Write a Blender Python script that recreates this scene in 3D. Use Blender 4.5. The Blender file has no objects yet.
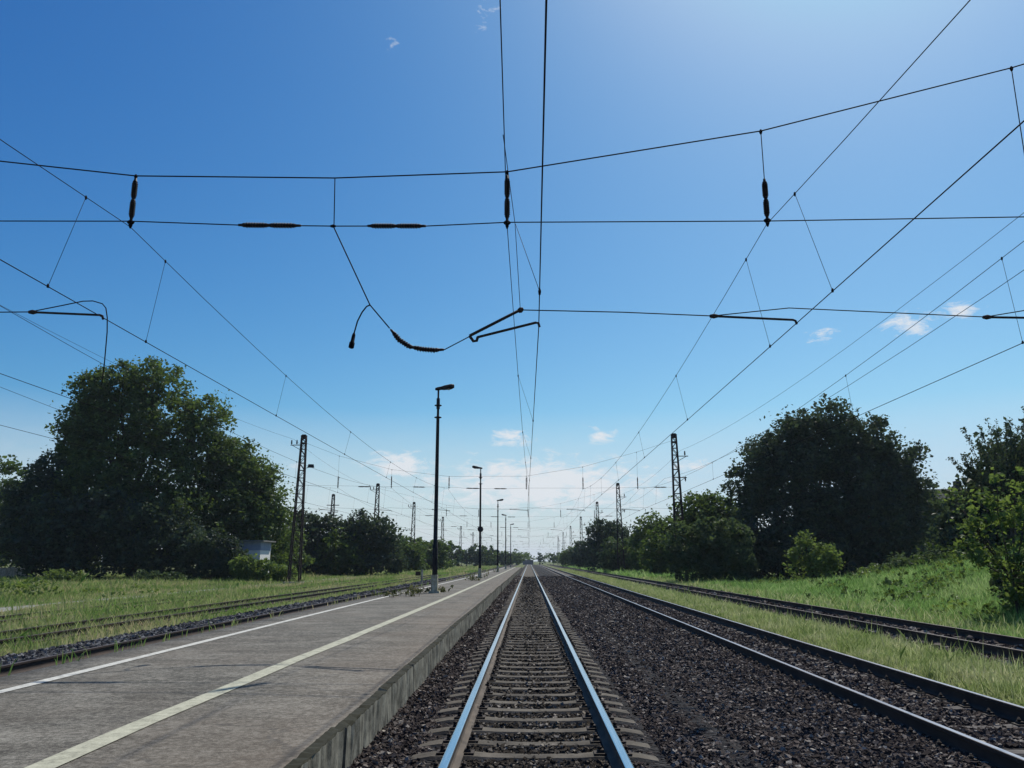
import bpy, math, random
import numpy as np
from mathutils import Vector

R = math.radians
rng = np.random.default_rng(7)
random.seed(7)
sc = bpy.context.scene
COL = sc.collection

# ------------------------------------------------------------------ helpers
def tag(o, label=None, cat=None, group=None, kind=None):
    if label: o['label'] = label
    if cat: o['category'] = cat
    if group: o['group'] = group
    if kind: o['kind'] = kind
    return o

def empty(name, loc=(0, 0, 0), rz=0.0):
    o = bpy.data.objects.new(name, None)
    COL.objects.link(o)
    o.location = loc
    o.rotation_euler = (0, 0, rz)
    o.empty_display_size = .3
    return o

def link(name, me, parent=None, loc=None):
    o = bpy.data.objects.new(name, me)
    COL.objects.link(o)
    if parent: o.parent = parent
    if loc is not None: o.location = loc
    return o

class MB:
    """collects shapes into one mesh"""
    def __init__(s):
        s.v = []; s.f = []; s.m = []; s.sm = []
    def add(s, vs, fs, mi=0, smooth=False):
        b = len(s.v)
        s.v.extend([tuple(map(float, p)) for p in vs])
        for f in fs:
            s.f.append(tuple(i + b for i in f)); s.m.append(mi); s.sm.append(smooth)
    def box(s, c, d, mi=0, rz=0.0, taper=1.0):
        x, y, z = d[0] / 2, d[1] / 2, d[2] / 2
        vs = []
        for zz, k in ((-z, 1.0), (z, taper)):
            for a, b in ((-x, -y), (x, -y), (x, y), (-x, y)):
                a, b = a * k, b * k
                vs.append((c[0] + a * math.cos(rz) - b * math.sin(rz), c[1] + a * math.sin(rz) + b * math.cos(rz), c[2] + zz))
        s.add(vs, [(3, 2, 1, 0), (4, 5, 6, 7), (0, 1, 5, 4), (1, 2, 6, 5), (2, 3, 7, 6), (3, 0, 4, 7)], mi)
    def tube(s, pts, r, n=6, mi=0, cap=True, smooth=True):
        pts = [Vector(p) for p in pts]
        k = len(pts)
        rs = list(r) if hasattr(r, '__len__') else [r] * k
        vs = []; fs = []
        prev = None
        for i, p in enumerate(pts):
            t = (pts[min(i + 1, k - 1)] - pts[max(i - 1, 0)])
            if t.length < 1e-9: t = Vector((0, 0, 1))
            t.normalize()
            if prev is None:
                a = Vector((0, 0, 1)) if abs(t.z) < .9 else Vector((1, 0, 0))
                u = t.cross(a).normalized()
            else:
                u = (prev - t * prev.dot(t)).normalized()
            prev = u
            w = t.cross(u)
            for j in range(n):
                an = 2 * math.pi * j / n
                vs.append(p + (u * math.cos(an) + w * math.sin(an)) * rs[i])
        for i in range(k - 1):
            for j in range(n):
                a = i * n + j; b = i * n + (j + 1) % n
                fs.append((a, b, b + n, a + n))
        if cap:
            fs.append(tuple(range(n))[::-1]); fs.append(tuple((k - 1) * n + j for j in range(n)))
        s.add(vs, fs, mi, smooth)
    def lathe(s, p0, p1, prof, n=10, mi=0):
        """prof: (t along p0-p1 in 0..1, radius)"""
        p0, p1 = Vector(p0), Vector(p1)
        t = (p1 - p0).normalized()
        a = Vector((0, 0, 1)) if abs(t.z) < .9 else Vector((1, 0, 0))
        u = t.cross(a).normalized(); w = t.cross(u)
        vs = []; fs = []
        for q, r in prof:
            c = p0.lerp(p1, q)
            for j in range(n):
                an = 2 * math.pi * j / n
                vs.append(c + (u * math.cos(an) + w * math.sin(an)) * r)
        for i in range(len(prof) - 1):
            for j in range(n):
                a_ = i * n + j; b_ = i * n + (j + 1) % n
                fs.append((a_, b_, b_ + n, a_ + n))
        fs.append(tuple(range(n))[::-1]); fs.append(tuple((len(prof) - 1) * n + j for j in range(n)))
        s.add(vs, fs, mi, True)
    def mesh(s, name, mats):
        me = bpy.data.meshes.new(name)
        me.from_pydata(s.v, [], s.f)
        for m in (mats if isinstance(mats, (list, tuple)) else [mats]): me.materials.append(m)
        me.polygons.foreach_set('material_index', s.m)
        me.polygons.foreach_set('use_smooth', s.sm)
        me.update()
        return me
    def build(s, name, mats, parent=None, loc=None):
        return link(name, s.mesh(name, mats), parent, loc)

def fast_mesh(name, verts, faces, mats, mat_idx=None, smooth=False):
    """verts (n,3), faces (m,k) numpy"""
    me = bpy.data.meshes.new(name)
    n, (m, k) = len(verts), faces.shape
    me.vertices.add(n); me.vertices.foreach_set('co', np.ascontiguousarray(verts, np.float32).ravel())
    me.loops.add(m * k); me.loops.foreach_set('vertex_index', np.ascontiguousarray(faces, np.int32).ravel())
    me.polygons.add(m)
    me.polygons.foreach_set('loop_start', np.arange(0, m * k, k, dtype=np.int32))
    me.polygons.foreach_set('loop_total', np.full(m, k, np.int32))
    for q in (mats if isinstance(mats, (list, tuple)) else [mats]): me.materials.append(q)
    if mat_idx is not None: me.polygons.foreach_set('material_index', mat_idx.astype(np.int32))
    me.polygons.foreach_set('use_smooth', np.full(m, smooth))
    me.update(calc_edges=True)
    return me

def sstep(a, b, x):
    t = np.clip((np.asarray(x, float) - a) / (b - a), 0, 1)
    return t * t * (3 - 2 * t)

# ------------------------------------------------------------------ materials
class NT:
    def __init__(s, tree): s.t = tree; s.n = tree.nodes; s.l = tree.links
    def node(s, typ, ins=None, **kw):
        nd = s.n.new(typ)
        for k, v in kw.items(): setattr(nd, k, v)
        for k, v in (ins or {}).items():
            if isinstance(v, bpy.types.NodeSocket): s.l.new(v, nd.inputs[k])
            else: nd.inputs[k].default_value = v
        return nd
    def math(s, op, a, b=None, c=None, clamp=False):
        ins = {0: a}
        if b is not None: ins[1] = b
        if c is not None: ins[2] = c
        nd = s.node('ShaderNodeMath', ins, operation=op); nd.use_clamp = clamp
        return nd.outputs[0]
    def noise(s, vec, scale, detail=4, rough=.55, dist=0):
        return s.node('ShaderNodeTexNoise', {'Vector': vec, 'Scale': scale, 'Detail': detail, 'Roughness': rough, 'Distortion': dist}).outputs['Fac']
    def ramp(s, fac, stops, interp='LINEAR'):
        nd = s.node('ShaderNodeValToRGB', {'Fac': fac}); cr = nd.color_ramp; cr.interpolation = interp
        while len(cr.elements) > 1: cr.elements.remove(cr.elements[-1])
        for i, (p, c) in enumerate(stops):
            e = cr.elements[0] if i == 0 else cr.elements.new(p)
            e.position = p; e.color = (*c, 1) if len(c) == 3 else c
        return nd.outputs['Color']
    def mix(s, fac, a, b, mode='MIX'):
        nd = s.node('ShaderNodeMix', data_type='RGBA', blend_type=mode)
        for k, v in ((0, fac), (6, a), (7, b)):
            if isinstance(v, bpy.types.NodeSocket): s.l.new(v, nd.inputs[k])
            else: nd.inputs[k].default_value = (*v, 1) if isinstance(v, tuple) and len(v) == 3 else v
        return nd.outputs[2]
    def mapping(s, vec, scale=(1, 1, 1)):
        return s.node('ShaderNodeMapping', {'Vector': vec, 'Scale': scale}).outputs[0]

def new_mat(name):
    m = bpy.data.materials.new(name); m.use_nodes = True
    t = NT(m.node_tree); t.n.clear()
    out = t.node('ShaderNodeOutputMaterial')
    return m, t, out

def principled(t, out, col, rough=.8, metal=0.0, bump=None, bstr=.3, bdist=.02, spec=.3, extra=None):
    ins = {'Roughness': rough, 'Metallic': metal, 'Specular IOR Level': spec}
    ins.update(extra or {})
    p = t.node('ShaderNodeBsdfPrincipled', ins)
    if isinstance(col, bpy.types.NodeSocket): t.l.new(col, p.inputs['Base Color'])
    else: p.inputs['Base Color'].default_value = (*col, 1)
    if bump is not None:
        b = t.node('ShaderNodeBump', {'Height': bump, 'Strength': bstr, 'Distance': bdist})
        t.l.new(b.outputs[0], p.inputs['Normal'])
    t.l.new(p.outputs[0], out.inputs['Surface'])
    return p

def obco(t): return t.node('ShaderNodeTexCoord').outputs['Object']
def wco(t): return t.node('ShaderNodeNewGeometry').outputs['Position']

def simple(name, c0, c1, scale=6, rough=.7, metal=0, bstr=.15, spec=.3, stretch=(1, 1, 1), detail=5):
    m, t, out = new_mat(name)
    v = t.mapping(wco(t), stretch)
    n = t.noise(v, scale, detail)
    col = t.ramp(n, [(.3, c0), (.7, c1)])
    principled(t, out, col, rough, metal, n, bstr, .01, spec)
    return m

def leaf_mat(name, c0, c1, c2, trans=.35, clump=.35):
    m, t, out = new_mat(name)
    g = t.node('ShaderNodeNewGeometry')
    rnd = g.outputs['Random Per Island']
    n = t.noise(g.outputs['Position'], clump, 3)
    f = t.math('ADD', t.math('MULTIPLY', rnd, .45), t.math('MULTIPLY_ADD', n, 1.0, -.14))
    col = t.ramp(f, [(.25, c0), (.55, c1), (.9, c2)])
    d = t.node('ShaderNodeBsdfDiffuse', {'Color': col})
    tr = t.node('ShaderNodeBsdfTranslucent', {'Color': t.mix(.5, col, (c2[0] * 1.6, c2[1] * 1.5, c2[2] * .7))})
    gl = t.node('ShaderNodeBsdfGlossy', {'Color': (.5, .5, .5, 1), 'Roughness': .45})
    a = t.node('ShaderNodeMixShader', {0: trans, 1: d.outputs[0], 2: tr.outputs[0]})
    b = t.node('ShaderNodeMixShader', {0: .03, 1: a.outputs[0], 2: gl.outputs[0]})
    t.l.new(b.outputs[0], out.inputs['Surface'])
    return m

M = {}
M['bark'] = simple('bark', (.035, .028, .02), (.09, .075, .055), 5, .9, bstr=.5, stretch=(1, 1, .25))
M['leaf_dark'] = leaf_mat('leaf_dark', (.022, .040, .020), (.055, .095, .034), (.115, .175, .048), .36)
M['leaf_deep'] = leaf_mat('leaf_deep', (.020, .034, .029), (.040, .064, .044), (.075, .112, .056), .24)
M['leaf_mid'] = leaf_mat('leaf_mid', (.026, .050, .017), (.052, .096, .026), (.10, .155, .04), .35)
M['leaf_light'] = leaf_mat('leaf_light', (.048, .088, .026), (.092, .150, .042), (.165, .235, .075), .42)
M['leaf_grey'] = leaf_mat('leaf_grey', (.028, .052, .026), (.055, .092, .042), (.095, .14, .066), .32)
M['wire'] = simple('wire', (.006, .006, .008), (.012, .011, .012), 20, .8, 0, spec=.05)
M['mast_steel'] = simple('mast_steel', (.022, .018, .018), (.055, .042, .038), 4, .8, 0, spec=.1)
M['galv'] = simple('galvanised', (.10, .10, .10), (.17, .17, .165), 8, .5, .3)
M['pole_steel'] = simple('pole_steel', (.012, .013, .016), (.03, .03, .033), 5, .65, 0, spec=.15)
M['porcelain'] = simple('porcelain', (.012, .008, .008), (.022, .014, .012), 9, .55, 0, spec=.12)
M['rail_side'] = simple('rail_rust', (.055, .044, .036), (.13, .105, .082), 7, .85, 0, bstr=.25, stretch=(1, .3, 1))
M['rail_side_dark'] = simple('rail_rust_dark', (.022, .016, .014), (.055, .038, .03), 7, .85, 0, bstr=.25, stretch=(1, .3, 1))
M['rail_top_old'] = simple('rail_top_old', (.06, .045, .04), (.12, .095, .08), 5, .5, .35, bstr=.05, stretch=(1, .1, 1))
def rail_top(name, rough, base):
    m, t, out = new_mat(name)
    v = t.mapping(wco(t), (30, .4, 1))
    n = t.noise(v, 3, 4)
    col = t.ramp(n, [(.3, tuple(c * .8 for c in base)), (.7, base)])
    rr = t.math('MULTIPLY_ADD', n, .14, rough - .05)
    p = principled(t, out, col, rough, 1.0)
    t.l.new(rr, p.inputs['Roughness'])
    return m
M['rail_top'] = rail_top('rail_top_polished', .17, (.66, .68, .70))
M['rail_top_dull'] = rail_top('rail_top_dull', .3, (.36, .36, .40))

def mk_ballast_sheet():
    m, t, out = new_mat('ballast_bed')
    p = wco(t)
    vor = t.node('ShaderNodeTexVoronoi', {'Vector': p, 'Scale': 17.0, 'Randomness': 1.0})
    cell = t.node('ShaderNodeSeparateColor', {0: vor.outputs['Color']}).outputs[0]
    big = t.noise(p, .6, 4)
    col = t.ramp(cell, [(0, (.005, .0045, .005)), (.55, (.0115, .010, .011)), (.9, (.022, .020, .021)), (1, (.05, .045, .044))])
    col = t.mix(t.math('MULTIPLY', big, .5), col, (.022, .017, .015))
    h = t.math('SUBTRACT', 1.0, t.math('MULTIPLY', vor.outputs['Distance'], 1.3))
    principled(t, out, col, .9, 0, h, 1.0, .05, .2)
    return m
M['ballast_bed'] = mk_ballast_sheet()
def mk_stone(name, ramp):
    m, t, out = new_mat(name)
    g = t.node('ShaderNodeNewGeometry')
    n = t.noise(g.outputs['Position'], 60, 3)
    f = t.math('MULTIPLY_ADD', n, .25, t.math('SUBTRACT', g.outputs['Random Per Island'], .12))
    principled(t, out, t.ramp(f, ramp), .95, 0, n, .3, .01, .08)
    return m
M['stone'] = mk_stone('ballast_stone', [(0, (.024, .019, .017)), (.5, (.052, .041, .037)), (.76, (.090, .073, .064)), (.92, (.175, .150, .130)), (1, (.33, .30, .255))])
M['stone_brown'] = mk_stone('ballast_stone_rusty', [(0, (.020, .016, .012)), (.5, (.042, .034, .026)), (.8, (.085, .072, .056)), (1, (.27, .24, .20))])
M['stone_grey'] = mk_stone('ballast_stone_grey', [(0, (.022, .022, .024)), (.5, (.055, .055, .058)), (1, (.19, .19, .19))])

def mk_sleeper(name, a, b, c):
    m, t, out = new_mat(name)
    p = wco(t)
    n1 = t.noise(p, 2.0, 5, .65); n2 = t.noise(p, 45, 3)
    f = t.math('ADD', t.math('MULTIPLY', n1, .75), t.math('MULTIPLY', n2, .25))
    principled(t, out, t.ramp(f, [(.3, a), (.5, b), (.7, c)]), .9, 0, n2, .4, .01, .2)
    return m
M['sleeper'] = mk_sleeper('sleeper_concrete', (.038, .033, .027), (.092, .080, .063), (.165, .146, .118))
M['sleeper_old'] = mk_sleeper('sleeper_old', (.05, .045, .042), (.10, .09, .082), (.17, .155, .14))
M['clip'] = simple('clip_rust', (.02, .015, .012), (.05, .036, .027), 30, .8, 0)

def mk_asphalt():
    m, t, out = new_mat('platform_asphalt')
    p = wco(t)
    fine = t.noise(p, 140, 2, .6)
    mid = t.noise(p, 14, 4, .6)
    big = t.noise(t.mapping(p, (.6, 1.1, 1)), 1.6, 7, .7, .3)
    patch = t.noise(p, .5, 3)
    crk = t.node('ShaderNodeTexVoronoi', {'Vector': t.mapping(t.node('ShaderNodeVectorMath', {0: p, 1: t.node('ShaderNodeTexNoise', {'Vector': p, 'Scale': 1.2, 'Detail': 4}).outputs['Color']}, operation='ADD').outputs[0], (.35, .9, 1)), 'Scale': .8}, feature='DISTANCE_TO_EDGE').outputs[0]
    grain = t.noise(p, 24, 4, .75)
    f = t.math('ADD', t.math('ADD', t.math('MULTIPLY', fine, .28), t.math('ADD', t.math('MULTIPLY', mid, .12), t.math('MULTIPLY', grain, .36))), t.math('MULTIPLY', big, .24))
    col = t.ramp(f, [(.43, (.036, .033, .026)), (.5, (.112, .104, .086)), (.57, (.235, .220, .185))])
    col = t.mix(t.math('MULTIPLY', t.math('SUBTRACT', patch, .45, clamp=True), 2.2, clamp=True), col, t.mix(.55, col, (.155, .125, .095)))
    xx = t.node('ShaderNodeSeparateXYZ', {0: p}).outputs[0]
    rust = t.math('MULTIPLY', t.math('MULTIPLY_ADD', xx, .62, 2.15, clamp=True), t.math('MULTIPLY', t.math('ADD', patch, mid), .42), clamp=True)
    col = t.mix(rust, col, t.mix(.6, col, (.175, .128, .088)))   # brake dust along the track side
    # pale worn wheel and foot tracks, darker tar seams
    cm = t.math('LESS_THAN', crk, .012)
    col = t.mix(t.math('MULTIPLY', cm, .35), col, (.045, .042, .038))
    principled(t, out, col, .9, 0, t.math('ADD', fine, t.math('MULTIPLY', mid, .6)), .45, .01, .25)
    return m
M['asphalt'] = mk_asphalt()

def mk_paint(name, col, wear):
    m, t, out = new_mat(name)
    p = wco(t)
    n = t.noise(p, 9, 6, .75); n2 = t.noise(p, 90, 3)
    f = t.math('ADD', t.math('MULTIPLY', n, .7), t.math('MULTIPLY', n2, .3))
    c = t.ramp(f, [(wear - .1, tuple(x * .42 for x in col)), (wear, tuple(x * .72 for x in col)), (wear + .14, col)])
    principled(t, out, c, .8, 0, n2, .3, .005, .25)
    return m
M['yellow'] = mk_paint('yellow_paint', (.45, .44, .33), .46)
M['white'] = mk_paint('white_paint', (.57, .56, .50), .46)

def mk_concrete(name, a, b, c, streak=True):
    m, t, out = new_mat(name)
    p = wco(t)
    s = t.noise(t.mapping(p, (6, 6, .5)), 2.2, 5, .7)
    n = t.noise(p, 5, 6, .65); n2 = t.noise(p, 60, 3)
    f = t.math('ADD', t.math('ADD', t.math('MULTIPLY', s, .36 if streak else .1), t.math('MULTIPLY', n, .54)), t.math('MULTIPLY', n2, .12))
    principled(t, out, t.ramp(f, [(.42, a), (.51, b), (.60, c)]), .92, 0, t.math('ADD', n, t.math('MULTIPLY', n2, .5)), .4, .015, .2)
    return m
M['kerb'] = mk_concrete('edge_concrete', (.075, .071, .054), (.175, .165, .128), (.29, .275, .215))
M['kerb_top'] = mk_concrete('edge_concrete_mossy', (.024, .023, .013), (.058, .055, .034), (.12, .112, .075), False)
M['conc'] = mk_concrete('plain_concrete', (.16, .155, .14), (.26, .25, .23), (.36, .35, .32))

def mk_ground():
    m, t, out = new_mat('ground_soil')
    p = wco(t)
    n = t.noise(p, .35, 6, .6); n2 = t.noise(p, 6, 4)
    f = t.math('ADD', t.math('MULTIPLY', n, .6), t.math('MULTIPLY', n2, .4))
    c = t.ramp(f, [(.3, (.06, .085, .028)), (.5, (.11, .125, .05)), (.7, (.17, .165, .085))])
    principled(t, out, c, .95, 0, n2, .6, .08, .1)
    return m
M['ground'] = mk_ground()
M['ped'] = mk_concrete('pedestal_concrete', (.22, .20, .13), (.40, .37, .26), (.55, .52, .40))
M['path'] = simple('path_gravel', (.14, .14, .12), (.26, .26, .225), 5, .95, bstr=.3)
def mk_grass(name, lo, mid, hi, scale, along=1.0):
    m, t, out = new_mat(name)
    g = t.node('ShaderNodeNewGeometry')
    n = t.noise(t.mapping(g.outputs['Position'], (1, along, 1)), scale, 4, .6)
    f = t.math('ADD', t.math('MULTIPLY', g.outputs['Random Per Island'], .36), t.math('MULTIPLY_ADD', n, 1.35, -.25))
    col = t.ramp(f, [(.32, lo), (.6, mid), (.9, hi)])
    d = t.node('ShaderNodeBsdfDiffuse', {'Color': col})
    tr = t.node('ShaderNodeBsdfTranslucent', {'Color': col})
    a = t.node('ShaderNodeMixShader', {0: .5, 1: d.outputs[0], 2: tr.outputs[0]})
    t.l.new(a.outputs[0], out.inputs['Surface'])
    return m
M['grass_dry'] = mk_grass('grass_dry', (.17, .25, .060), (.35, .41, .16), (.54, .53, .31), .9)
M['grass_lush'] = mk_grass('grass_lush', (.11, .22, .050), (.23, .39, .105), (.44, .55, .23), .38)
M['grass_meadow'] = mk_grass('grass_meadow', (.12, .25, .05), (.27, .34, .11), (.52, .44, .26), .42, .16)
M['weed'] = mk_grass('weed_stalk', (.05, .07, .02), (.10, .11, .04), (.2, .18, .1), 2)
M['wall_white'] = simple('render_white', (.62, .62, .60), (.74, .74, .72), 2, .9)
M['wall_blue'] = simple('render_blue_grey', (.22, .26, .36), (.30, .34, .43), 3, .9)
M['wall_red'] = simple('brick_red', (.22, .075, .04), (.32, .12, .065), 9, .9)
M['roof_dark'] = simple('roof_tile', (.015, .017, .03), (.03, .033, .05), 5, .8)
M['roof_tin'] = simple('roof_tin', (.13, .125, .11), (.22, .21, .19), 5, .7)
M['wall_grey'] = simple('wall_grey', (.13, .12, .14), (.2, .19, .21), 1, .9)
M['glass'] = simple('window_dark', (.02, .025, .03), (.035, .04, .045), 2, .15, 0, bstr=0, spec=.5)
M['lamp_glass'] = simple('lamp_glass', (.18, .19, .19), (.25, .26, .26), 2, .2, 0, bstr=0, spec=.5)
M['wood'] = simple('door_wood', (.05, .04, .03), (.09, .07, .05), 4, .8)

# ------------------------------------------------------------------ layout functions (metres; Y along the tracks, camera near the origin)
def x_l1(y): return -8.35 + .75 * sstep(12, 80, y)           # centre of the track left of the platform
def x_l2(y): return -13.45 + .75 * sstep(12, 90, y)
def x_l3(y): return -18.6 + .9 * sstep(12, 100, y)
def x_yel(y): return np.interp(y, [3, 5, 7.3, 9, 12, 14.3, 21.8, 31, 49, 90, 190], [-3.42, -3.42, -3.47, -3.45, -3.45, -3.40, -3.33, -3.26, -3.2, -3.2, -3.2])
Z_PL = .39
def ground_z(x, y):
    x = np.asarray(x, float); y = np.asarray(y, float)
    z = np.full(np.broadcast(x, y).shape, -.30)
    z = z + .18 * sstep(6.2, 7.0, x)                            # grass strip and beyond
    z = z + .05 * sstep(-10.8, -12.0, -x * -1) * 0
    bank = 2.7 * sstep(12.8, 28, x) * (1 - sstep(38, 66, y)) * sstep(-30, 10, y)
    und = .06 * np.sin(x * .7 + 1.3 * np.sin(y * .21)) * np.sin(y * .33 + x * .1) * sstep(13, 17, np.abs(x))
    z = z + bank + und
    z = z + .06 * sstep(9.8, 11.6, -x)
    hill = 3.0 * sstep(36, 60, x) * sstep(60, 95, y) * (1 - sstep(150, 240, y))
    return z + hill

# ------------------------------------------------------------------ ground sheet
def ground():
    xs = np.concatenate([[-2500, -1200, -600, -300, -160, -110], np.arange(-80, -12, 2.0), np.arange(-12, 12, .8), np.arange(12, 62, 1.0), [66, 72, 90, 140, 300, 600, 1200, 2500]])
    ys = np.concatenate([[-300, -100, -40, -15], np.arange(-6, 100, 2.0), np.arange(100, 260, 8.0), [280, 320, 400, 600, 1000, 2000, 4000]])
    X, Y = np.meshgrid(xs, ys)
    V = np.stack([X, Y, ground_z(X, Y)], -1).reshape(-1, 3)
    nx, ny = len(xs), len(ys)
    i = np.arange(nx * ny).reshape(ny, nx)
    F = np.stack([i[:-1, :-1], i[:-1, 1:], i[1:, 1:], i[1:, :-1]], -1).reshape(-1, 4)
    o = link('ground', fast_mesh('ground', V, F, M['ground'], smooth=True)); tag(o, kind='structure')
ground()

YMAX = 430.0
def strip(name, prof, ys, mat, kind='structure', offs=None):
    """a sheet along the tracks with a cross profile [(x, z)]"""
    P = np.array(prof, float); ys = np.array(ys, float)
    n, k = len(ys), len(P)
    V = np.zeros((n, k, 3))
    for j, y in enumerate(ys):
        dx = offs(y) if offs else 0.0
        V[j, :, 0] = P[:, 0] + dx; V[j, :, 1] = y; V[j, :, 2] = P[:, 1]
    i = np.arange(n * k).reshape(n, k)
    F = np.stack([i[:-1, :-1], i[:-1, 1:], i[1:, 1:], i[1:, :-1]], -1).reshape(-1, 4)
    o = link(name, fast_mesh(name, V.reshape(-1, 3), F, mat, smooth=True)); tag(o, kind=kind)
    return o
YS = [-40, -20, 0, 10, 20, 30, 45, 60, 80, 100, 140, 190, 260, 340, YMAX]
strip('ballast_main', [(-1.74, .02), (-1.5, -.01), (-1.25, -.045), (1.35, -.045), (2.0, -.03), (3.2, -.05), (3.6, -.085), (6.25, -.085), (6.6, -.14), (6.95, -.32)], YS, M['ballast_bed'])
strip('ballast_siding', [(8.3, -.4), (8.75, -.115), (9.0, -.085), (11.3, -.085), (11.6, -.12), (11.9, -.4)], YS, M['ballast_bed'])
strip('ballast_platform_track', [(-3.2, -.4), (-2.7, -.21), (1.8, -.16), (1.5, -.165), (1.9, -.185), (2.3, -.4)][0:0] or [(-3.4, -.42), (-2.9, -.24), (-1.3, -.165), (1.35, -.165), (1.75, -.19), (2.0, -.42)], YS, M['ballast_bed'], offs=x_l1)
strip('gravel_path', [(-1.0, -.45), (-.8, -.225), (0, -.2), (.8, -.225), (1.0, -.45)], [8, 30, 44, 60, 90, 140], M['path'], offs=lambda y: -23.0 + .006 * y)

# ------------------------------------------------------------------ tracks
RP = [(-.075, 0), (-.075, .012), (-.018, .03), (-.009, .05), (-.009, .13), (-.034, .143), (-.036, .176), (-.027, .1795), (.027, .1795), (.036, .176), (.034, .143), (.009, .13), (.009, .05), (.018, .03), (.075, .012), (.075, 0)]
def rail_mesh(xf, z0, ys, mats, shine=(6, 7, 8)):
    V = []; k = len(RP)
    for y in ys:
        x = float(xf(y))
        for a, b in RP: V.append((x + a, y, z0 + b))
    F = []; mi = []
    for j in range(len(ys) - 1):
        for i in range(k):
            a = j * k + i; b = j * k + (i + 1) % k
            F.append((a, b, b + k, a + k)); mi.append(1 if i in shine else 0)
    return fast_mesh('rail', np.array(V), np.array(F), mats, np.array(mi))
def sleeper_mesh(mat, L=2.44, old=False):
    xs = [-L / 2, -L / 2 + .05, -.98, -.60, -.42, 0, .42, .60, .98, L / 2 - .05, L / 2]
    zt = [-.075, -.034, -.004, 0, -.014, -.02, -.014, 0, -.004, -.034, -.075]
    wt = [.10, .115, .115, .115, .10, .095, .10, .115, .115, .115, .10]
    V = []
    for x, z, w in zip(xs, zt, wt):
        V += [(x, -w - .035, -.22), (x, -w - .012, z - .035), (x, -w + .012, z - .006), (x, 0, z + .002), (x, w - .012, z - .006), (x, w + .012, z - .035), (x, w + .035, -.22)]
    F = []; k = 7
    for j in range(len(xs) - 1):
        for i in range(k - 1):
            a = j * k + i
            F.append((a, a + k, a + k + 1, a + 1))
    mb = MB(); mb.add(V, F, 0, False)
    mb.add(V[:k], [tuple(range(k))], 0); mb.add(V[-k:], [tuple(range(k))[::-1]], 0)
    return mb.mesh('sleeper', mat)
def clip_mesh():
    mb = MB()
    mb.box((0, 0, .006), (.36, .15, .014))
    for s in (-1, 1):
        mb.box((s * .115, 0, .026), (.07, .09, .026), taper=.8)
        mb.lathe((s * .125, 0, .03), (s * .125, 0, .085), [(0, .017), (.55, .017), (.56, .011), (1, .011)], 6)
        mb.lathe((s * .125, 0, .044), (s * .125, 0, .064), [(0, .024), (1, .024)], 6)
    return mb.mesh('rail_fastening', M['clip'])
CLIP = clip_mesh()

def track(label, xf, z0, y0, y1, top, side, smat, n_ind, n_clip, spacing=.6, sleepers=True, y_ind0=None):
    root = empty('railway_track', (float(xf(10)), 10, z0))
    tag(root, label, 'railway track', 'railway tracks running side by side')
    inv = Vector((-float(xf(10)), -10, -z0))
    ys = list(np.arange(y0, 100, 3.0)) + list(np.arange(100, y1 + .1, 15.0))
    for s in (-1, 1):
        me = rail_mesh(lambda y: xf(y) + s * .753, z0, ys, [side, top], (7,) if top is not M['rail_top'] else (6, 7, 8))
        link('rail', me, root, inv)
    if not sleepers: return root
    sm = sleeper_mesh(smat)
    yy = np.arange(y_ind0, y1, spacing)
    r = np.random.default_rng(int(abs(z0) * 1000) + 3)
    for i, y in enumerate(yy[:n_ind]):
        o = link('sleeper', sm, root)
        o.location = inv + Vector((float(xf(y)) + r.normal(0, .012), float(y) + r.normal(0, .012), z0 + r.normal(0, .004)))
        o.rotation_euler = (0, 0, r.normal(0, .006))
        if i < n_clip:
            for s in (-1, 1):
                c = link('rail_fastening', CLIP, o); c.location = (s * .753, 0, .0005)
    rest = np.concatenate([np.arange(y_ind0 - spacing, y0, -spacing), yy[n_ind:]])
    co = np.array([v.co[:] for v in sm.vertices]); V = []; F = []
    for y in rest:
        b = len(V) * len(co)
        V.append(co + np.array([float(xf(y)), y, z0]))
        F += [tuple(i + b for i in p.vertices) for p in sm.polygons if len(p.vertices) == 4]
    o = link('sleeper_row', fast_mesh('sleeper_row', np.concatenate(V), np.array(F), smat), root, inv)
    o['kind'] = 'stuff'
    return root
T_MAIN = track('bright steel railway track the camera stands over, on concrete sleepers beside the platform', lambda y: np.asarray(y) * 0.0, 0.0, -40, YMAX, M['rail_top'], M['rail_side'], M['sleeper'], 100, 34, y_ind0=7.02)
track('second track with polished rails, across the dark ballast right of the middle track', lambda y: 4.985 + np.asarray(y) * 0.0, -.055, -40, YMAX, M['rail_top_dull'], M['rail_side_dark'], M['sleeper_old'], 100, 24, y_ind0=7.0)
track('rusty dark siding track between the dry grass strip and the grassy bank', lambda y: 10.12 + np.asarray(y) * 0.0, -.05, -40, YMAX, M['rail_top_old'], M['rail_side_dark'], M['sleeper_old'], 100, 0, y_ind0=14.0)
track('rusty track hidden behind the platform\'s left edge, only its far rail showing', x_l1, -.134, -40, YMAX, M['rail_top_old'], M['rail_side_dark'], M['sleeper_old'], 100, 0, y_ind0=12.0)
track('overgrown rusty track in the meadow grass left of the platform track', x_l2, -.215, -40, 260, M['rail_top_old'], M['rail_side_dark'], M['sleeper_old'], 100, 0, sleepers=False)
track('farthest overgrown track sunk in tall meadow grass before the left trees', x_l3, -.33, -40, 260, M['rail_top_old'], M['rail_side_dark'], M['sleeper_old'], 100, 0, sleepers=False)

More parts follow.
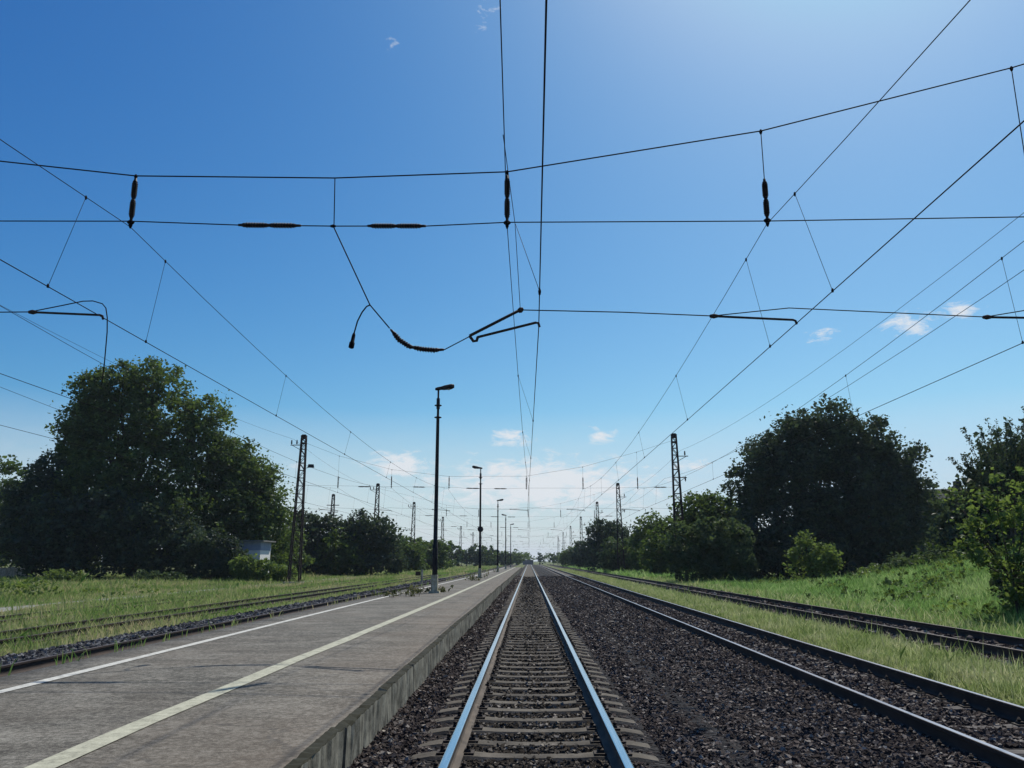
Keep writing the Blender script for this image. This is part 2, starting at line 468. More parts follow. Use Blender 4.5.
# ------------------------------------------------------------------ ballast stones
def stones(name, n, xr, yr, size, z, mat, seed, xf=None, pw=1.0, skip=None, rails=(), sink=.25):
    r = np.random.default_rng(seed)
    u = r.random(n)
    y = yr[0] * (yr[1] / yr[0]) ** (u ** pw) if pw != 1.0 else yr[0] + (yr[1] - yr[0]) * u
    x = xr[0] + (xr[1] - xr[0]) * r.random(n)
    s = size * np.exp(np.clip(r.normal(0, .33, n), -.7, .55)) * (1 + .022 * np.clip(y - 10, 0, 80))
    zz = z(x) if callable(z) else np.full(n, float(z))
    keep = np.ones(n, bool)
    for rx in rails: keep &= np.abs(x - rx) > .085 + s * .35
    if skip is not None: keep &= ~skip(x, y, r)
    x, y, s, zz = x[keep], y[keep], s[keep], zz[keep]; n = len(x)
    if xf is not None: x = x + xf(y)
    base = np.array([(-1, -1, -1), (1, -1, -1), (1, 1, -1), (-1, 1, -1), (-1, -1, 1), (1, -1, 1), (1, 1, 1), (-1, 1, 1)], float) * .5
    V = base[None] * (1 + r.uniform(-.45, .25, (n, 8, 3)))
    V *= np.stack([r.uniform(.8, 1.35, n), r.uniform(.7, 1.1, n), r.uniform(.55, .9, n)], -1)[:, None]
    a, b, c = r.uniform(0, 6.28, n), r.normal(0, .5, n), r.normal(0, .5, n)
    ca, sa, cb, sb, cc, s3 = np.cos(a), np.sin(a), np.cos(b), np.sin(b), np.cos(c), np.sin(c)
    X, Y, Z = V[..., 0], V[..., 1], V[..., 2]
    Y, Z = Y * cb[:, None] - Z * sb[:, None], Y * sb[:, None] + Z * cb[:, None]
    X, Z = X * cc[:, None] + Z * s3[:, None], -X * s3[:, None] + Z * cc[:, None]
    X, Y = X * ca[:, None] - Y * sa[:, None], X * sa[:, None] + Y * ca[:, None]
    V = np.stack([X, Y, Z], -1) * s[:, None, None]
    V += np.stack([x, y, zz + s * sink * r.uniform(-.3, 1.3, n)], -1)[:, None]
    q = np.array([(0, 3, 2, 1), (4, 5, 6, 7), (0, 1, 5, 4), (1, 2, 6, 5), (2, 3, 7, 6), (3, 0, 4, 7)])
    F = (q[None] + 8 * np.arange(n)[:, None, None]).reshape(-1, 4)
    o = link(name, fast_mesh(name, V.reshape(-1, 3), F, mat)); tag(o, kind='stuff')
    return o
def skip_main(x, y, r):       # sleeper tops stay mostly clear between the rails
    ph = np.abs(((y - 7.02 + .3) % .6) - .3)
    return (np.abs(x) < 1.24) & (ph < .125) & (r.random(len(x)) > .13 + .30 * (np.abs(x) < .18) + .55 * sstep(1.02, 1.22, np.abs(x)))
stones('ballast_stones', 175000, (-1.66, 4.2), (7.0, 100), .029, lambda x: -.046 - .018 * (np.abs(x) < 1.25) + .008 * np.sin(x * 9) + .075 * sstep(1.2, 1.66, -x), M['stone'], 1, pw=1.12, skip=lambda x, y, r: skip_main(x, y, r) | ((np.abs(x) < .70)), rails=(-.753, .753))
stones('ballast_crib_stones', 42000, (-.70, .70), (7.0, 95), .027, -.044, M['stone_brown'], 2, pw=1.12, skip=skip_main)
def skip_r1(x, y, r):
    ph = np.abs(((y - 7.0 + .3) % .6) - .3)
    return (np.abs(x - 4.985) < 1.2) & (ph < .11) & (r.random(len(x)) > .5)
stones('ballast_side_stones', 62000, (4.2, 6.5), (9.0, 100), .031, lambda x: -.085 - .1 * sstep(6.25, 6.6, x), M['stone'], 3, pw=1.08, rails=(4.232, 5.738), skip=skip_r1)
stones('ballast_left_stones', 46000, (-2.9, -.85), (10.0, 90), .048, lambda x: -.165 - .05 * sstep(1.3, 2.7, -x), M['stone_grey'], 4, xf=x_l1, pw=1.05)
stones('ballast_siding_stones', 9000, (8.7, 11.6), (14.0, 62), .06, -.085, M['stone'], 5, pw=1.05, rails=(9.367, 10.873))

# ------------------------------------------------------------------ platform
PY0, PY1 = -30.0, 190.0
plat = empty('railway_platform', (-4.2, 20, 0))
tag(plat, 'low grey asphalt platform with concrete edge stones, painted yellow and white lines', 'platform')
INV = Vector((4.2, -20, 0))
def xl_edge(y): return x_l1(y) + 1.70
pys = [-30, -10, 0, 5, 10, 15, 20, 26, 32, 40, 50, 60, 70, 80, 95, 115, 140, 165, 190]
V = []; F = []
cols = 9
for y in pys:
    a, b = float(xl_edge(y)), -1.745
    for i in range(cols):
        t = i / (cols - 1)
        V.append((a + (b - a) * t, y, Z_PL - .004 + .012 * math.sin(math.pi * t)))
    V.append((a, y, -.45))
for j in range(len(pys) - 1):
    r0 = j * (cols + 1); r1 = r0 + cols + 1
    for i in range(cols - 1): F.append((r0 + i, r0 + i + 1, r1 + i + 1, r1 + i))
    F.append((r0 + cols, r0, r1, r1 + cols))
mb = MB(); mb.add(V, F, 0, True)
e = (cols + 1) * (len(pys) - 1)
mb.add([V[e + i] for i in range(cols)] + [(-1.745, 190, -.45), V[e + cols]], [tuple(range(cols + 2))], 0)
mb.build('paving', M['asphalt'], plat, INV)
def paint_line(name, xf, hw, mat, y0, y1, step):
    V = []; F = []
    ys = np.arange(y0, y1, step)
    r = np.random.default_rng(5)
    for j, y in enumerate(ys):
        x = float(xf(y)); a, b = float(xl_edge(y)), -1.76
        z = Z_PL + .0035 + .012 * math.sin(math.pi * (x - a) / (b - a))
        h = hw + r.normal(0, .004)
        V += [(x - h, y, z), (x + h, y, z)]
        if j: F.append((2 * j - 2, 2 * j - 1, 2 * j + 1, 2 * j))
    m_ = MB(); m_.add(V, F, 0, True); return m_.build(name, mat, plat, INV)
o = paint_line('painted_line', x_yel, .105, M['yellow'], 3, 188, .9); o['label'] = 'pale yellow safety line'
o = paint_line('painted_line', lambda y: -5.86 + .55 * sstep(20, 80, y), .075, M['white'], 3, 188, .9); o['label'] = 'white safety line along the left edge'
kr = np.random.default_rng(11)
edge_first = None
yk = np.arange(7.35 - 2.1 * 2, PY1 - 1, 2.1)
def edge_mesh(seed):
    r = np.random.default_rng(seed)
    L = 2.052; w = .112
    prof = [(-w, -.02), (-w, .0), (-w + .008, .006), (-.012, .006), (0, -.006), (0.004, -.35), (.0, -.9)]
    chip = r.random(29) < .10
    mb = MB(); n = 29; V = []; F = []
    for j in range(n):
        y = L * j / (n - 1)
        for i, (a, z) in enumerate(prof):
            jx = r.normal(0, .006) if i in (3, 4, 5) else 0
            jz = r.normal(0, .0045) if i in (2, 3, 4) else 0
            if j in (14,) and i in (1, 2, 3, 4): jz -= .022; jx -= .008
            if chip[j] and i in (3, 4): jz -= .016; jx -= .014
            V.append((a + jx, y, z + jz))
    k = len(prof)
    mats = []
    for j in range(n - 1):
        for i in range(k - 1):
            F.append((j * k + i, j * k + i + 1, (j + 1) * k + i + 1, (j + 1) * k + i)[::-1])
            mats.append(1 if i < 4 else 0)
    for f, m_ in zip(F, mats): mb.f.append(f); mb.m.append(m_); mb.sm.append(False)
    mb.v = V
    mb.f.append(tuple(range(k))); mb.m.append(0); mb.sm.append(False)
    mb.f.append(tuple((n - 1) * k + i for i in range(k))[::-1]); mb.m.append(0); mb.sm.append(False)
    return mb.mesh('edge_stone', [M['kerb'], M['kerb_top']])
EM = [edge_mesh(i) for i in range(5)]
for i, y in enumerate(yk):
    o = link('edge_stone', EM[i % 5], plat)
    o.location = INV + Vector((-1.645 + kr.normal(0, .013), float(y) + .022, Z_PL + .014 + kr.normal(0, .009)))
    o.rotation_euler = (0, kr.normal(0, .01), kr.normal(0, .004))

# ------------------------------------------------------------------ tubes for wires etc.
def sag_pts(a, b, sag, n=14):
    a, b = Vector(a), Vector(b); out = []
    for i in range(n + 1):
        t = i / n; p = a.lerp(b, t); p.z -= 4 * sag * t * (1 - t); out.append(p)
    return out
def ins_profile(units=2, sheds=9, r0=.040, r1=.062):
    pr = [(0, .012), (.02, .012), (.022, .026), (.075, .03)]
    for u in range(units):
        a = .08 + u * (.84 / units); b = a + .84 / units - .018
        pr.append((a, .034))
        for q in range(sheds):
            t0 = a + .012 + (b - a - .024) * q / sheds; dt = (b - a - .024) / sheds
            k = .82 if q in (0, sheds - 1) else 1.0
            pr += [(t0, r0), (t0 + dt * .42, r1 * k), (t0 + dt * .62, r1 * k), (t0 + dt * .75, r0)]
        pr += [(b, .036), (b + .004, .03)]
    pr += [(.93, .03), (.978, .026), (.98, .012), (1, .012)]
    return pr
IP2 = ins_profile(); IP1 = ins_profile(1, 6)
def insulator(p0, p1, parent, prof=IP2, inv=None, n=10):
    mb = MB(); mb.lathe(p0, p1, prof, n); return mb.build('insulator', M['porcelain'], parent, inv)

SPANS = [15.0, 75.0, 124.0, 164.0, 220.0, 279.0, 340.0, 400.0]
ORD = ['nearest', 'second', 'third', 'fourth', 'fifth', 'sixth', 'seventh', 'farthest']
def xm_r(y): return 13.65 + .6 * sstep(100, 300, y)
def xm_l(y): return -21.4 - 2.0 * sstep(80, 124, y)
TX = [lambda y: x_l3(y), lambda y: x_l2(y), lambda y: x_l1(y) + .05, lambda y: np.asarray(y) * 0.0 + (-.1), lambda y: 5.0 + np.asarray(y) * 0.0, lambda y: 10.15 + np.asarray(y) * 0.0]
Z_CLAMP, Z_CONT = 8.43, 6.28

def cross_span(i, Y):
    near = i == 0
    root = empty('cross_span', (0, Y, 8.0))
    tag(root, ORD[i] + (' overhead cross-span of wires, with brown insulators and a dangling cut cable' if near else ' overhead cross-span of wires and insulators counted from the near end'), 'cross span', 'overhead cross-spans over the tracks')
    inv = Vector((0, 0, -8.0))
    wr = .0135 if near else .010
    xl, xr = float(xm_l(Y)) + .22, float(xm_r(Y)) - .22
    n = 8 if near else 5
    if near: tx = [-18.2, -13.3, -8.11, -.46, 4.74, 10.0]
    else: tx = [float(f(Y)) + random.uniform(-.2, .2) for f in TX]
    zs = [11.5, 10.2, 9.545, 9.555, 10.41, 11.79]
    pts = [(xl, 0, 12.75)] + [(x, 0, z) for x, z in zip(tx, zs)] + [(xr, 0, 12.85)]
    if near: pts.insert(4, (-3.986, 0, 9.455))
    mb = MB(); mb.tube(pts, wr, 6, cap=False); mb.build('suspension_wire', M['wire'], root, inv)
    mb = MB(); mb.tube([(xl, 0, 8.75), (tx[1], 0, 8.6), (tx[2], 0, 8.545), (-5.93, 0, 8.442), (-3.94, 0, 8.40), (-2.07, 0, 8.385), (tx[3], 0, 8.45), (tx[4], 0, 8.43), (xr, 0, 8.5)], wr * .85, 6, cap=False)
    mb.build('span_wire', M['wire'], root, inv)
    for k, (x, z) in enumerate(zip(tx, zs)):
        zb = 8.60 if k < 2 else (8.52 if k == 2 else 8.44)
        zi = min(z - .04, zb + 1.02)
        if near and k == 4: zi = 9.36
        if near and k == 3: zi = 9.50
        if near and k == 2: zi = 9.52
        mb = MB(); mb.tube([(x, 0, z), (x, 0, zi - .02)], .010 if near else .008, 5)
        mb.lathe((x, 0, z - .07), (x, 0, z + .03), [(0, .02), (.5, .035), (1, .02)], 6)
        mb.build('hanger_wire', M['wire'], root, inv)
        insulator((x, 0, zi), (x, 0, zb), root, inv=inv, n=n)
        mb = MB()
        mb.lathe((x - .07, 0, zb), (x + .07, 0, zb), [(0, .02), (.3, .05), (.7, .05), (1, .02)], 6)
        mb.lathe((x, 0, zb - .13), (x, 0, zb), [(0, .015), (.5, .04), (1, .03)], 6)
        mb.build('suspension_clamp', M['wire'], root, inv)
    hz = [(-5.93, -4.60, 8.442, 8.415), (-3.30, -2.07, 8.398, 8.385)]
    if not near: hz = [(tx[0] + 1.9, tx[0] + 3.1, 8.6, 8.6), (tx[1] + 2.0, tx[1] + 3.2, 8.57, 8.55)] + [(-5.93, -4.6, 8.442, 8.415), (-3.3, -2.07, 8.398, 8.385), (11.6, 12.8, 8.49, 8.5)]
    for a, b, z0, z1 in hz:
        insulator((a, 0, z0), (b, 0, z1), root, inv=inv, n=n)
    # steady wire and registration arms
    zst = 6.5
    def arm(x0, z0, x1, z1, d):
        mb = MB(); mb.tube([(x0, 0, z0), (x1, 0, z1), (x1 + d * .05, 0, z1 - .02), (x1 + d * .07, 0, z1 - .09)], .023 if near else .022, 7)
        mb.lathe((x0 - .06, 0, z0), (x0 + .1, 0, z0), [(0, .03), (.5, .05), (1, .03)], 6)
        mb.build('registration_arm', M['mast_steel'], root, inv)
    if near:
        st = MB(); st.tube([(-.205, 0, 6.605), (1.8, 0, 6.545), (3.53, 0, 6.458)], .012, 5); st.build('steady_wire', M['wire'], root, inv); st = MB(); st.tube([(3.53, 0, 6.458), (5.034, 0, 6.61), (8.78, 0, 6.403), (10.1, 0, 6.62), (xr, 0, 6.5)], .011, 5)
        st.build('steady_wire', M['wire'], root, inv); st = MB(); st.tube([(xl, 0, 6.62), (-9.935, 0, 6.628)], .012, 5); st.build('steady_wire', M['wire'], root, inv)
        arm(3.55, 6.455, 5.09, 6.37, 1); arm(8.80, 6.40, 10.2, 6.37, 1); arm(-9.9, 6.625, -8.52, 6.556, 1)
        mb = MB()
        mb.tube([(-9.935, 0, 6.63), (-9.3, 0, 6.76), (-8.9, 0, 6.845), (-8.7, 0, 6.85), (-8.5, 0, 6.79), (-8.42, 0, 6.70), (-8.37, 0, 6.5), (-8.34, 0, 6.2), (-8.325, 0, 5.6), (-8.33, 0, 5.15)], .011, 6)
        mb.build('jumper_cable', M['wire'], root, inv)
        # dead line hanging under the span: drop wires, sagging insulator string, cut cable end
        mb = MB(); mb.tube([(-3.986, 0, 9.455), (-3.955, 0, 8.40)], .011, 5); mb.tube([(-3.965, 0, 8.39), (-3.161, 0, 6.727), (-2.76, 0, 6.25)], .013, 5)
        mb.lathe((-4.03, 0, 8.40), (-3.92, 0, 8.40), [(0, .02), (.5, .035), (1, .02)], 6)
        mb.build('drop_wire', M['wire'], root, inv)
        mb = MB(); mb.tube([(-3.161, 0, 6.727), (-3.23, .01, 6.70), (-3.32, .02, 6.58), (-3.40, .02, 6.40), (-3.46, .02, 6.14)], .014, 6)
        mb.lathe((-3.455, .02, 6.16), (-3.505, .02, 5.85), [(0, .022), (.15, .035), (.6, .04), (.62, .055), (.95, .055), (1, .03)], 8)
        mb.build('cut_cable_end', M['wire'], root, inv)
        c = [Vector(p) for p in ((-2.745, 0, 6.235), (-2.56, 0, 6.01), (-2.36, 0, 5.875), (-2.12, 0, 5.822), (-1.88, 0, 5.80), (-1.66, 0, 5.812))]
        mb = MB(); pts = []; rs = []
        L = [0]
        for a, b in zip(c, c[1:]): L.append(L[-1] + (b - a).length)
        def at(s):
            for q in range(len(c) - 1):
                if s <= L[q + 1]: return c[q].lerp(c[q + 1], (s - L[q]) / (L[q + 1] - L[q]))
            return c[-1]
        for q, r in IP2: pts.append(at(q * L[-1])); rs.append(r * .92)
        mb.tube(pts, rs, 10); o = mb.build('insulator', M['porcelain'], root, inv); o['label'] = 'sagging insulator string of the dead line'
        mb = MB(); mb.tube([(-1.67, 0, 5.81), (-1.18, 0, 6.075)], .011, 5); mb.build('drop_wire', M['wire'], root, inv)
        mb = MB(); mb.tube([(-1.19, 0, 6.085), (-.205, 0, 6.605)], .03, 7); mb.tube([(-1.19, 0, 6.085), (-1.11, 0, 5.975), (-1.05, 0, 5.985), (-1.03, 0, 6.06)], .03, 7)
        mb.tube([(-1.04, 0, 6.055), (.10, 0, 6.345), (.155, 0, 6.335), (.175, 0, 6.255)], .026, 7)
        mb.lathe((-.24, 0, 6.58), (-.14, 0, 6.63), [(0, .04), (.5, .06), (1, .03)], 6)
        mb.build('registration_arm', M['mast_steel'], root, inv)
    else:
        st = MB(); st.tube([(xl, 0, 6.6)] + [q for x in tx for q in ((x - 1.5, 0, 6.5), (x, 0, 6.66), (x + .4, 0, 6.62))] + [(xr, 0, 6.5)], .008, 5); st.build('steady_wire', M['wire'], root, inv)
        for k, x in enumerate(tx):
            arm(x - 1.5, 6.49, x + .05, 6.38, 1)
    return root
for i, Y in enumerate(SPANS): cross_span(i, Y)

# ------------------------------------------------------------------ overhead lines along the tracks
def overhead(label, xf, zc, zm, y0=-45.0, y1=400.0, first=None, rr=1.0, xm=None, dr_y=None):
    root = empty('overhead_line', (float(xf(15)), 15, zc)); tag(root, label, 'overhead line', 'overhead contact lines along the tracks')
    inv = Vector((-float(xf(15)), -15, -zc))
    sups = [y0] + SPANS
    stag = lambda j: .17 if j % 2 else -.17
    P = []
    for j, y in enumerate(sups):
        P.append(Vector((float(xf(y)) + (stag(j) if first is None or j > 1 else (first if j == 1 else -first)), y, zc)))
    cw = []
    for a, b in zip(P, P[1:]): cw += sag_pts(a, b, .06, 6)[:-1]
    cw.append(P[-1])
    mb = MB(); mb.tube(cw, [.0085 * rr * (1 + .0005 * max(p.y, 0)) for p in cw], 6, cap=False); mb.build('contact_wire', M['wire'], root, inv)
    Q = [Vector((float(xm(y)) if xm is not None and j <= 1 else float(xf(y)), y, zm)) for j, y in enumerate(sups)]
    mw = []
    for a, b in zip(Q, Q[1:]): mw += sag_pts(a, b, 1.15 * ((b - a).length / 60) ** 2, 16)[:-1]
    mw.append(Q[-1])
    mb = MB(); mb.tube(mw, [.0070 * rr * (1 + .0005 * max(p.y, 0)) for p in mw], 6, cap=False); mb.build('messenger_wire', M['wire'], root, inv)
    def on(pl, y):
        for a, b in zip(pl, pl[1:]):
            if a.y <= y <= b.y: return a.lerp(b, (y - a.y) / (b.y - a.y))
    ys = dr_y or [13.4, 16.6, 25.5, 35, 45, 55, 65, 72, 82, 95, 108, 119]
    for y in ys:
        a, b = on(mw, y), on(cw, y - (.4 if y < 15 else 0))
        mb = MB(); mb.tube([a, b], .0046, 5)
        mb.lathe((a.x, a.y, a.z - .05), (a.x, a.y, a.z + .03), [(0, .012), (.5, .024), (1, .012)], 5)
        mb.lathe((b.x, b.y, b.z - .02), (b.x, b.y, b.z + .05), [(0, .02), (.5, .024), (1, .012)], 5)
        mb.build('dropper', M['wire'], root, inv)
    return root, inv, mw, cw
r0, inv0, mw0, cw0 = overhead('overhead contact line directly above the middle track, running up out of the picture', lambda y: np.asarray(y) * 0.0, 6.25, 8.39, first=.16, rr=1.1, xm=lambda y: .5 if y < 0 else -.46, dr_y=[25.5, 35, 45, 55, 65, 72, 82, 95, 108, 119])
mb = MB()   # slack stitch wire at the nearest span
a = min(mw0, key=lambda p: abs(p.y - 11.0)); c_ = min(cw0, key=lambda p: abs(p.y - 13))
mb.tube([(-.42, 11.2, 7.99 + .22), (-.30, 14.96, 8.40), (-.20, 14.98, 6.62)], .0065, 5)
mb.build('dropper', M['wire'], r0, inv0)
mb = MB(); mb.tube([(-.29, 14.94, 8.38), (.15, 12.9, 6.26)], .0055, 5)
mb.lathe((.15, 12.9, 6.2), (.15, 12.9, 6.32), [(0, .02), (.5, .03), (1, .012)], 6)
mb.build('dropper', M['wire'], r0, inv0)
overhead('overhead contact line above the second track right of the middle track', lambda y: 5.0 + np.asarray(y) * 0.0, 6.27, 8.36, first=.12, xm=lambda y: 6.0 if y < 0 else 4.72)
overhead('overhead contact line above the siding in front of the right bank', lambda y: 10.25 + np.asarray(y) * 0.0, 6.32, 8.34, first=.2)
overhead('overhead contact line above the track along the platform\'s left edge', lambda y: x_l1(y) + .0, 6.45, 8.42, first=-.02, xm=lambda y: -8.9 if y < 0 else -8.11)
overhead('overhead contact line above the overgrown meadow track', lambda y: x_l2(y) - .1, 6.45, 8.45, first=.1)
overhead('overhead contact line leftmost of all, above the farthest grassy track', lambda y: x_l3(y), 6.45, 8.45, first=.1)
def feeder(label, pts, r=.008):
    mb = MB()
    out = []
    for a, b in zip(pts, pts[1:]): out += sag_pts(a, b, .9 * ((Vector(b) - Vector(a)).length / 60) ** 2, 12)[:-1]
    out.append(Vector(pts[-1])); mb.tube(out, [r * (1 + .0005 * max(p.y, 0)) for p in out], 5, cap=False)
    o = mb.build('feeder_wire', M['wire']); tag(o, label, 'feeder wire', 'feeder wires outside the tracks')
feeder('lone bare feeder wire above the siding and the right bank', [(12.0, -45, 9.3), (12.0, 15, 8.9), (12.6, 75, 9.3), (13.9, 124, 10.2), (14.4, 164, 10.2), (14.6, 220, 10.2)])
feeder('bare feeder wire on the outer brackets of the left masts', [(-22.6, -45, 13.1), (-22.4, 15, 13.1), (-22.35, 75, 13.1), (-24.4, 124, 13.1), (-24.4, 164, 13.1), (-24.4, 220, 13.1)])
feeder('bare feeder wire on the outer brackets of the right masts', [(14.3, -45, 11.95), (14.25, 15, 11.95), (14.25, 75, 11.95), (14.5, 124, 11.95), (14.6, 164, 11.95), (14.9, 220, 11.95)])

# ------------------------------------------------------------------ masts
def mast_body(side, H=13.2, w0=1.02, w1=.42, d0=.62, d1=.36):
    """lattice of four angle legs with lacing; side=+1: the leg on the track side stays upright"""
    mb = MB()
    def corner(sx, sy, t):
        w = w0 + (w1 - w0) * t; d = d0 + (d1 - d0) * t
        cx = side * (w - w1) * .30
        return Vector((cx + sx * w / 2, sy * d / 2, -.4 + (H + .4) * t))
    for sx in (-1, 1):
        for sy in (-1, 1):
            a, b = corner(sx, sy, 0), corner(sx, sy, 1)
            e = .06
            vs = [a + Vector((x, y, 0)) for x, y in ((-e, -e), (e, -e), (e, e), (-e, e))] + [b + Vector((x * .75, y * .75, 0)) for x, y in ((-e, -e), (e, -e), (e, e), (-e, e))]
            mb.add(vs, [(3, 2, 1, 0), (4, 5, 6, 7), (0, 1, 5, 4), (1, 2, 6, 5), (2, 3, 7, 6), (3, 0, 4, 7)])
    ts = [0]; 
    while ts[-1] < 1: ts.append(ts[-1] + .078 - .035 * ts[-1])
    ts[-1] = 1.0
    for k in range(len(ts) - 1):
        for sy in (-1, 1):
            s = 1 if k % 2 else -1
            mb.tube([corner(-s, sy, ts[k]), corner(s, sy, ts[k + 1])], .03, 4, smooth=False)
            mb.tube([corner(-1, sy, ts[k + 1]), corner(1, sy, ts[k + 1])], .026, 4, smooth=False)
        for sx in (-1, 1):
            s = 1 if k % 2 else -1
            mb.tube([corner(sx, -s, ts[k]), corner(sx, s, ts[k + 1])], .026, 4, smooth=False)
    return mb.mesh('lattice_body', M['mast_steel'])
def cap_mesh():
    mb = MB(); mb.box((0, 0, 13.3), (.50, .44, .34)); mb.box((0, 0, 13.5), (.34, .3, .1)); mb.box((0, 0, 12.7), (.54, .48, .1)); return mb.mesh('mast_cap', M['mast_steel'])
def found_mesh(side):
    mb = MB(); mb.box((side * .25, 0, -.2), (1.9, 1.2, .7), taper=.9); return mb.mesh('foundation', M['conc'])
def bracket_mesh(side, z, L=1.0):
    mb = MB()
    mb.tube([(side * .1, 0, z), (side * (L + .25), 0, z)], .04, 4, smooth=False)
    mb.tube([(side * .2, 0, z - .5), (side * (L + .05), 0, z - .04)], .025, 4, smooth=False)
    return mb.mesh('bracket', M['mast_steel'])
def pin_mesh(side, z, x):
    mb = MB(); mb.lathe((side * x, 0, z), (side * x, 0, z + .5), [(0, .02), (.2, .02), (.22, .06), (.4, .09), (.45, .05), (.6, .085), (.65, .05), (.8, .07), (1, .03)], 8)
    return mb.mesh('pin_insulator', M['porcelain'])
MESH = {}
for s in (-1, 1):
    MESH[s] = [('lattice_body', mast_body(s)), ('mast_cap', cap_mesh()), ('foundation', found_mesh(s)), ('bracket', bracket_mesh(s, 12.55 if s < 0 else 11.4)), ('pin_insulator', pin_mesh(s, 12.55 if s < 0 else 11.4, .95 if s > 0 else 1.15))]
MESH[-1] += [('pin_insulator', pin_mesh(-1, 12.55, .65))]
MESH[1] += [('bracket', bracket_mesh(1, 9.4, .8)), ('pin_insulator', pin_mesh(1, 9.0, .9))]
for s, nm, xf in ((-1, 'left', xm_l), (1, 'right', xm_r)):
    for i, Y in enumerate(SPANS):
        if i == 0: lab = 'steel lattice mast beside the camera carrying the nearest cross-span on the ' + nm + ' side'
        elif i == 1: lab = 'tallest-looking lattice mast in front of the left trees, with a floodlight' if s < 0 else 'tallest-looking lattice mast rising from the bushes beside the dark right tree'
        else: lab = f'steel lattice mast in the {nm} row, {ORD[i - 1] if i < 7 else "last"} one counted from the tallest-looking'
        x = float(xf(Y)); z = float(ground_z(x, Y))
        root = empty('lattice_mast', (x, Y, max(z, -.3))); tag(root, lab, 'mast', 'lattice masts carrying the overhead lines')
        for n_, me in MESH[s]:
            o = link(n_, me, root); o.location = (0, 0, -max(z, -.3) * (0 if n_ == 'foundation' else 1))
        if s < 0 and i == 1:
            mb = MB(); mb.tube([(.2, 0, 10.3), (.7, -.1, 10.4)], .03, 5); mb.box((.85, -.15, 10.52), (.62, .34, .3), rz=.25, taper=.8)
            mb.build('floodlight', M['pole_steel'], root, (0, 0, .24))
root = empty('lattice_mast', (-34.4, 141, -.24)); tag(root, 'thin lattice mast standing alone behind the left trees, outside the row', 'mast', 'lattice masts carrying the overhead lines')
for n_, me in MESH[-1][:3]: link(n_, me, root)
mb = MB(); mb.box((0, 0, 11.6), (2.2, .1, .12)); mb.box((0, 0, 10.4), (1.8, .1, .12)); mb.build('crossarm', M['mast_steel'], root)

# ------------------------------------------------------------------ platform lamps
def lamp_parts():
    out = []
    mb = MB(); mb.lathe((0, 0, 0), (0, 0, 9.3), [(0, .12), (.23, .115), (.232, .098), (.5, .088), (.855, .074), (.857, .085), (.862, .085), (.864, .06), (.90, .055), (.902, .082), (.955, .082), (.958, .045), (1, .045)], 12); out.append(('pole', mb.mesh('pole', M['pole_steel'])))
    mb = MB(); mb.box((0, 0, .40), (.31, .29, .80), taper=.9); mb.box((0, 0, .05), (.5, .44, .10), taper=.9); out.append(('pedestal', mb.mesh('pedestal', M['ped'])))
    for z in (7.98, 8.55):
        mb = MB(); mb.lathe((0, 0, z - .03), (0, 0, z + .03), [(0, .09), (.2, .17), (.8, .17), (1, .09)], 10); out.append(('collar', mb.mesh('collar', M['pole_steel'])))
    mb = MB(); mb.box((0.02, -.02, 1.75), (.19, .24, .5)); mb.box((0.02, -.145, 1.75), (.15, .012, .42)); out.append(('fuse_box', mb.mesh('fuse_box', M['pole_steel'])))
    # lamp head: arm and a tapered housing with a glass bowl below
    mb = MB()
    prof = [(-.15, .07, .09), (-.05, .10, .13), (.16, .12, .14), (.26, .15, .18), (.60, .17, .21), (.74, .13, .13)]
    V = []; F = []; n = 10
    for x, hw, hh in prof:
        for j in range(n):
            an = 2 * math.pi * j / n
            V.append((x, hw * math.cos(an), 9.36 + x * .16 + hh * .62 * math.sin(an)))
    for i in range(len(prof) - 1):
        for j in range(n):
            F.append((i * n + j, i * n + (j + 1) % n, (i + 1) * n + (j + 1) % n, (i + 1) * n + j)[::-1])
    F.append(tuple(range(n))); F.append(tuple((len(prof) - 1) * n + j for j in range(n))[::-1])
    mb.add(V, F, 0, True); out.append(('lamp_head', mb.mesh('lamp_head', M['pole_steel'])))
    mb = MB(); mb.lathe((.48, 0, 9.41), (.48, 0, 9.30), [(0, .12), (.5, .11), (1, .06)], 10); out.append(('lamp_glass', mb.mesh('lamp_glass', M['lamp_glass'])))
    return out
LP = lamp_parts()
LY = [36.9, 70.0, 108.5, 144, 181]
llab = ['tallest-looking dark lamp post on the platform, its head pointing right, on a pale concrete foot', 'lamp post with a round loudspeaker on its shaft, second along the platform, head pointing left', 'third lamp post along the platform counted from the camera', 'fourth lamp post along the platform counted from the camera', 'last small lamp post at the far end of the platform']
for i, Y in enumerate(LY):
    root = empty('platform_lamp', (-4.34 + .0013 * Y, Y, Z_PL + .006), math.pi if i % 2 else 0); tag(root, llab[i], 'lamp post', 'lamp posts along the platform')
    hd = None
    for n_, me in LP:
        o = link(n_, me, root)
        if n_ == 'lamp_head': hd = o
        if n_ == 'lamp_glass': o.parent = hd
    if i == 1:
        mb = MB(); mb.lathe((0, -.05, 4.1), (0, -.42, 4.1), [(0, .1), (.3, .2), (.6, .24), (1, .26)], 12); mb.box((0, 0, 4.1), (.3, .3, .36)); mb.build('loudspeaker', M['pole_steel'], root)

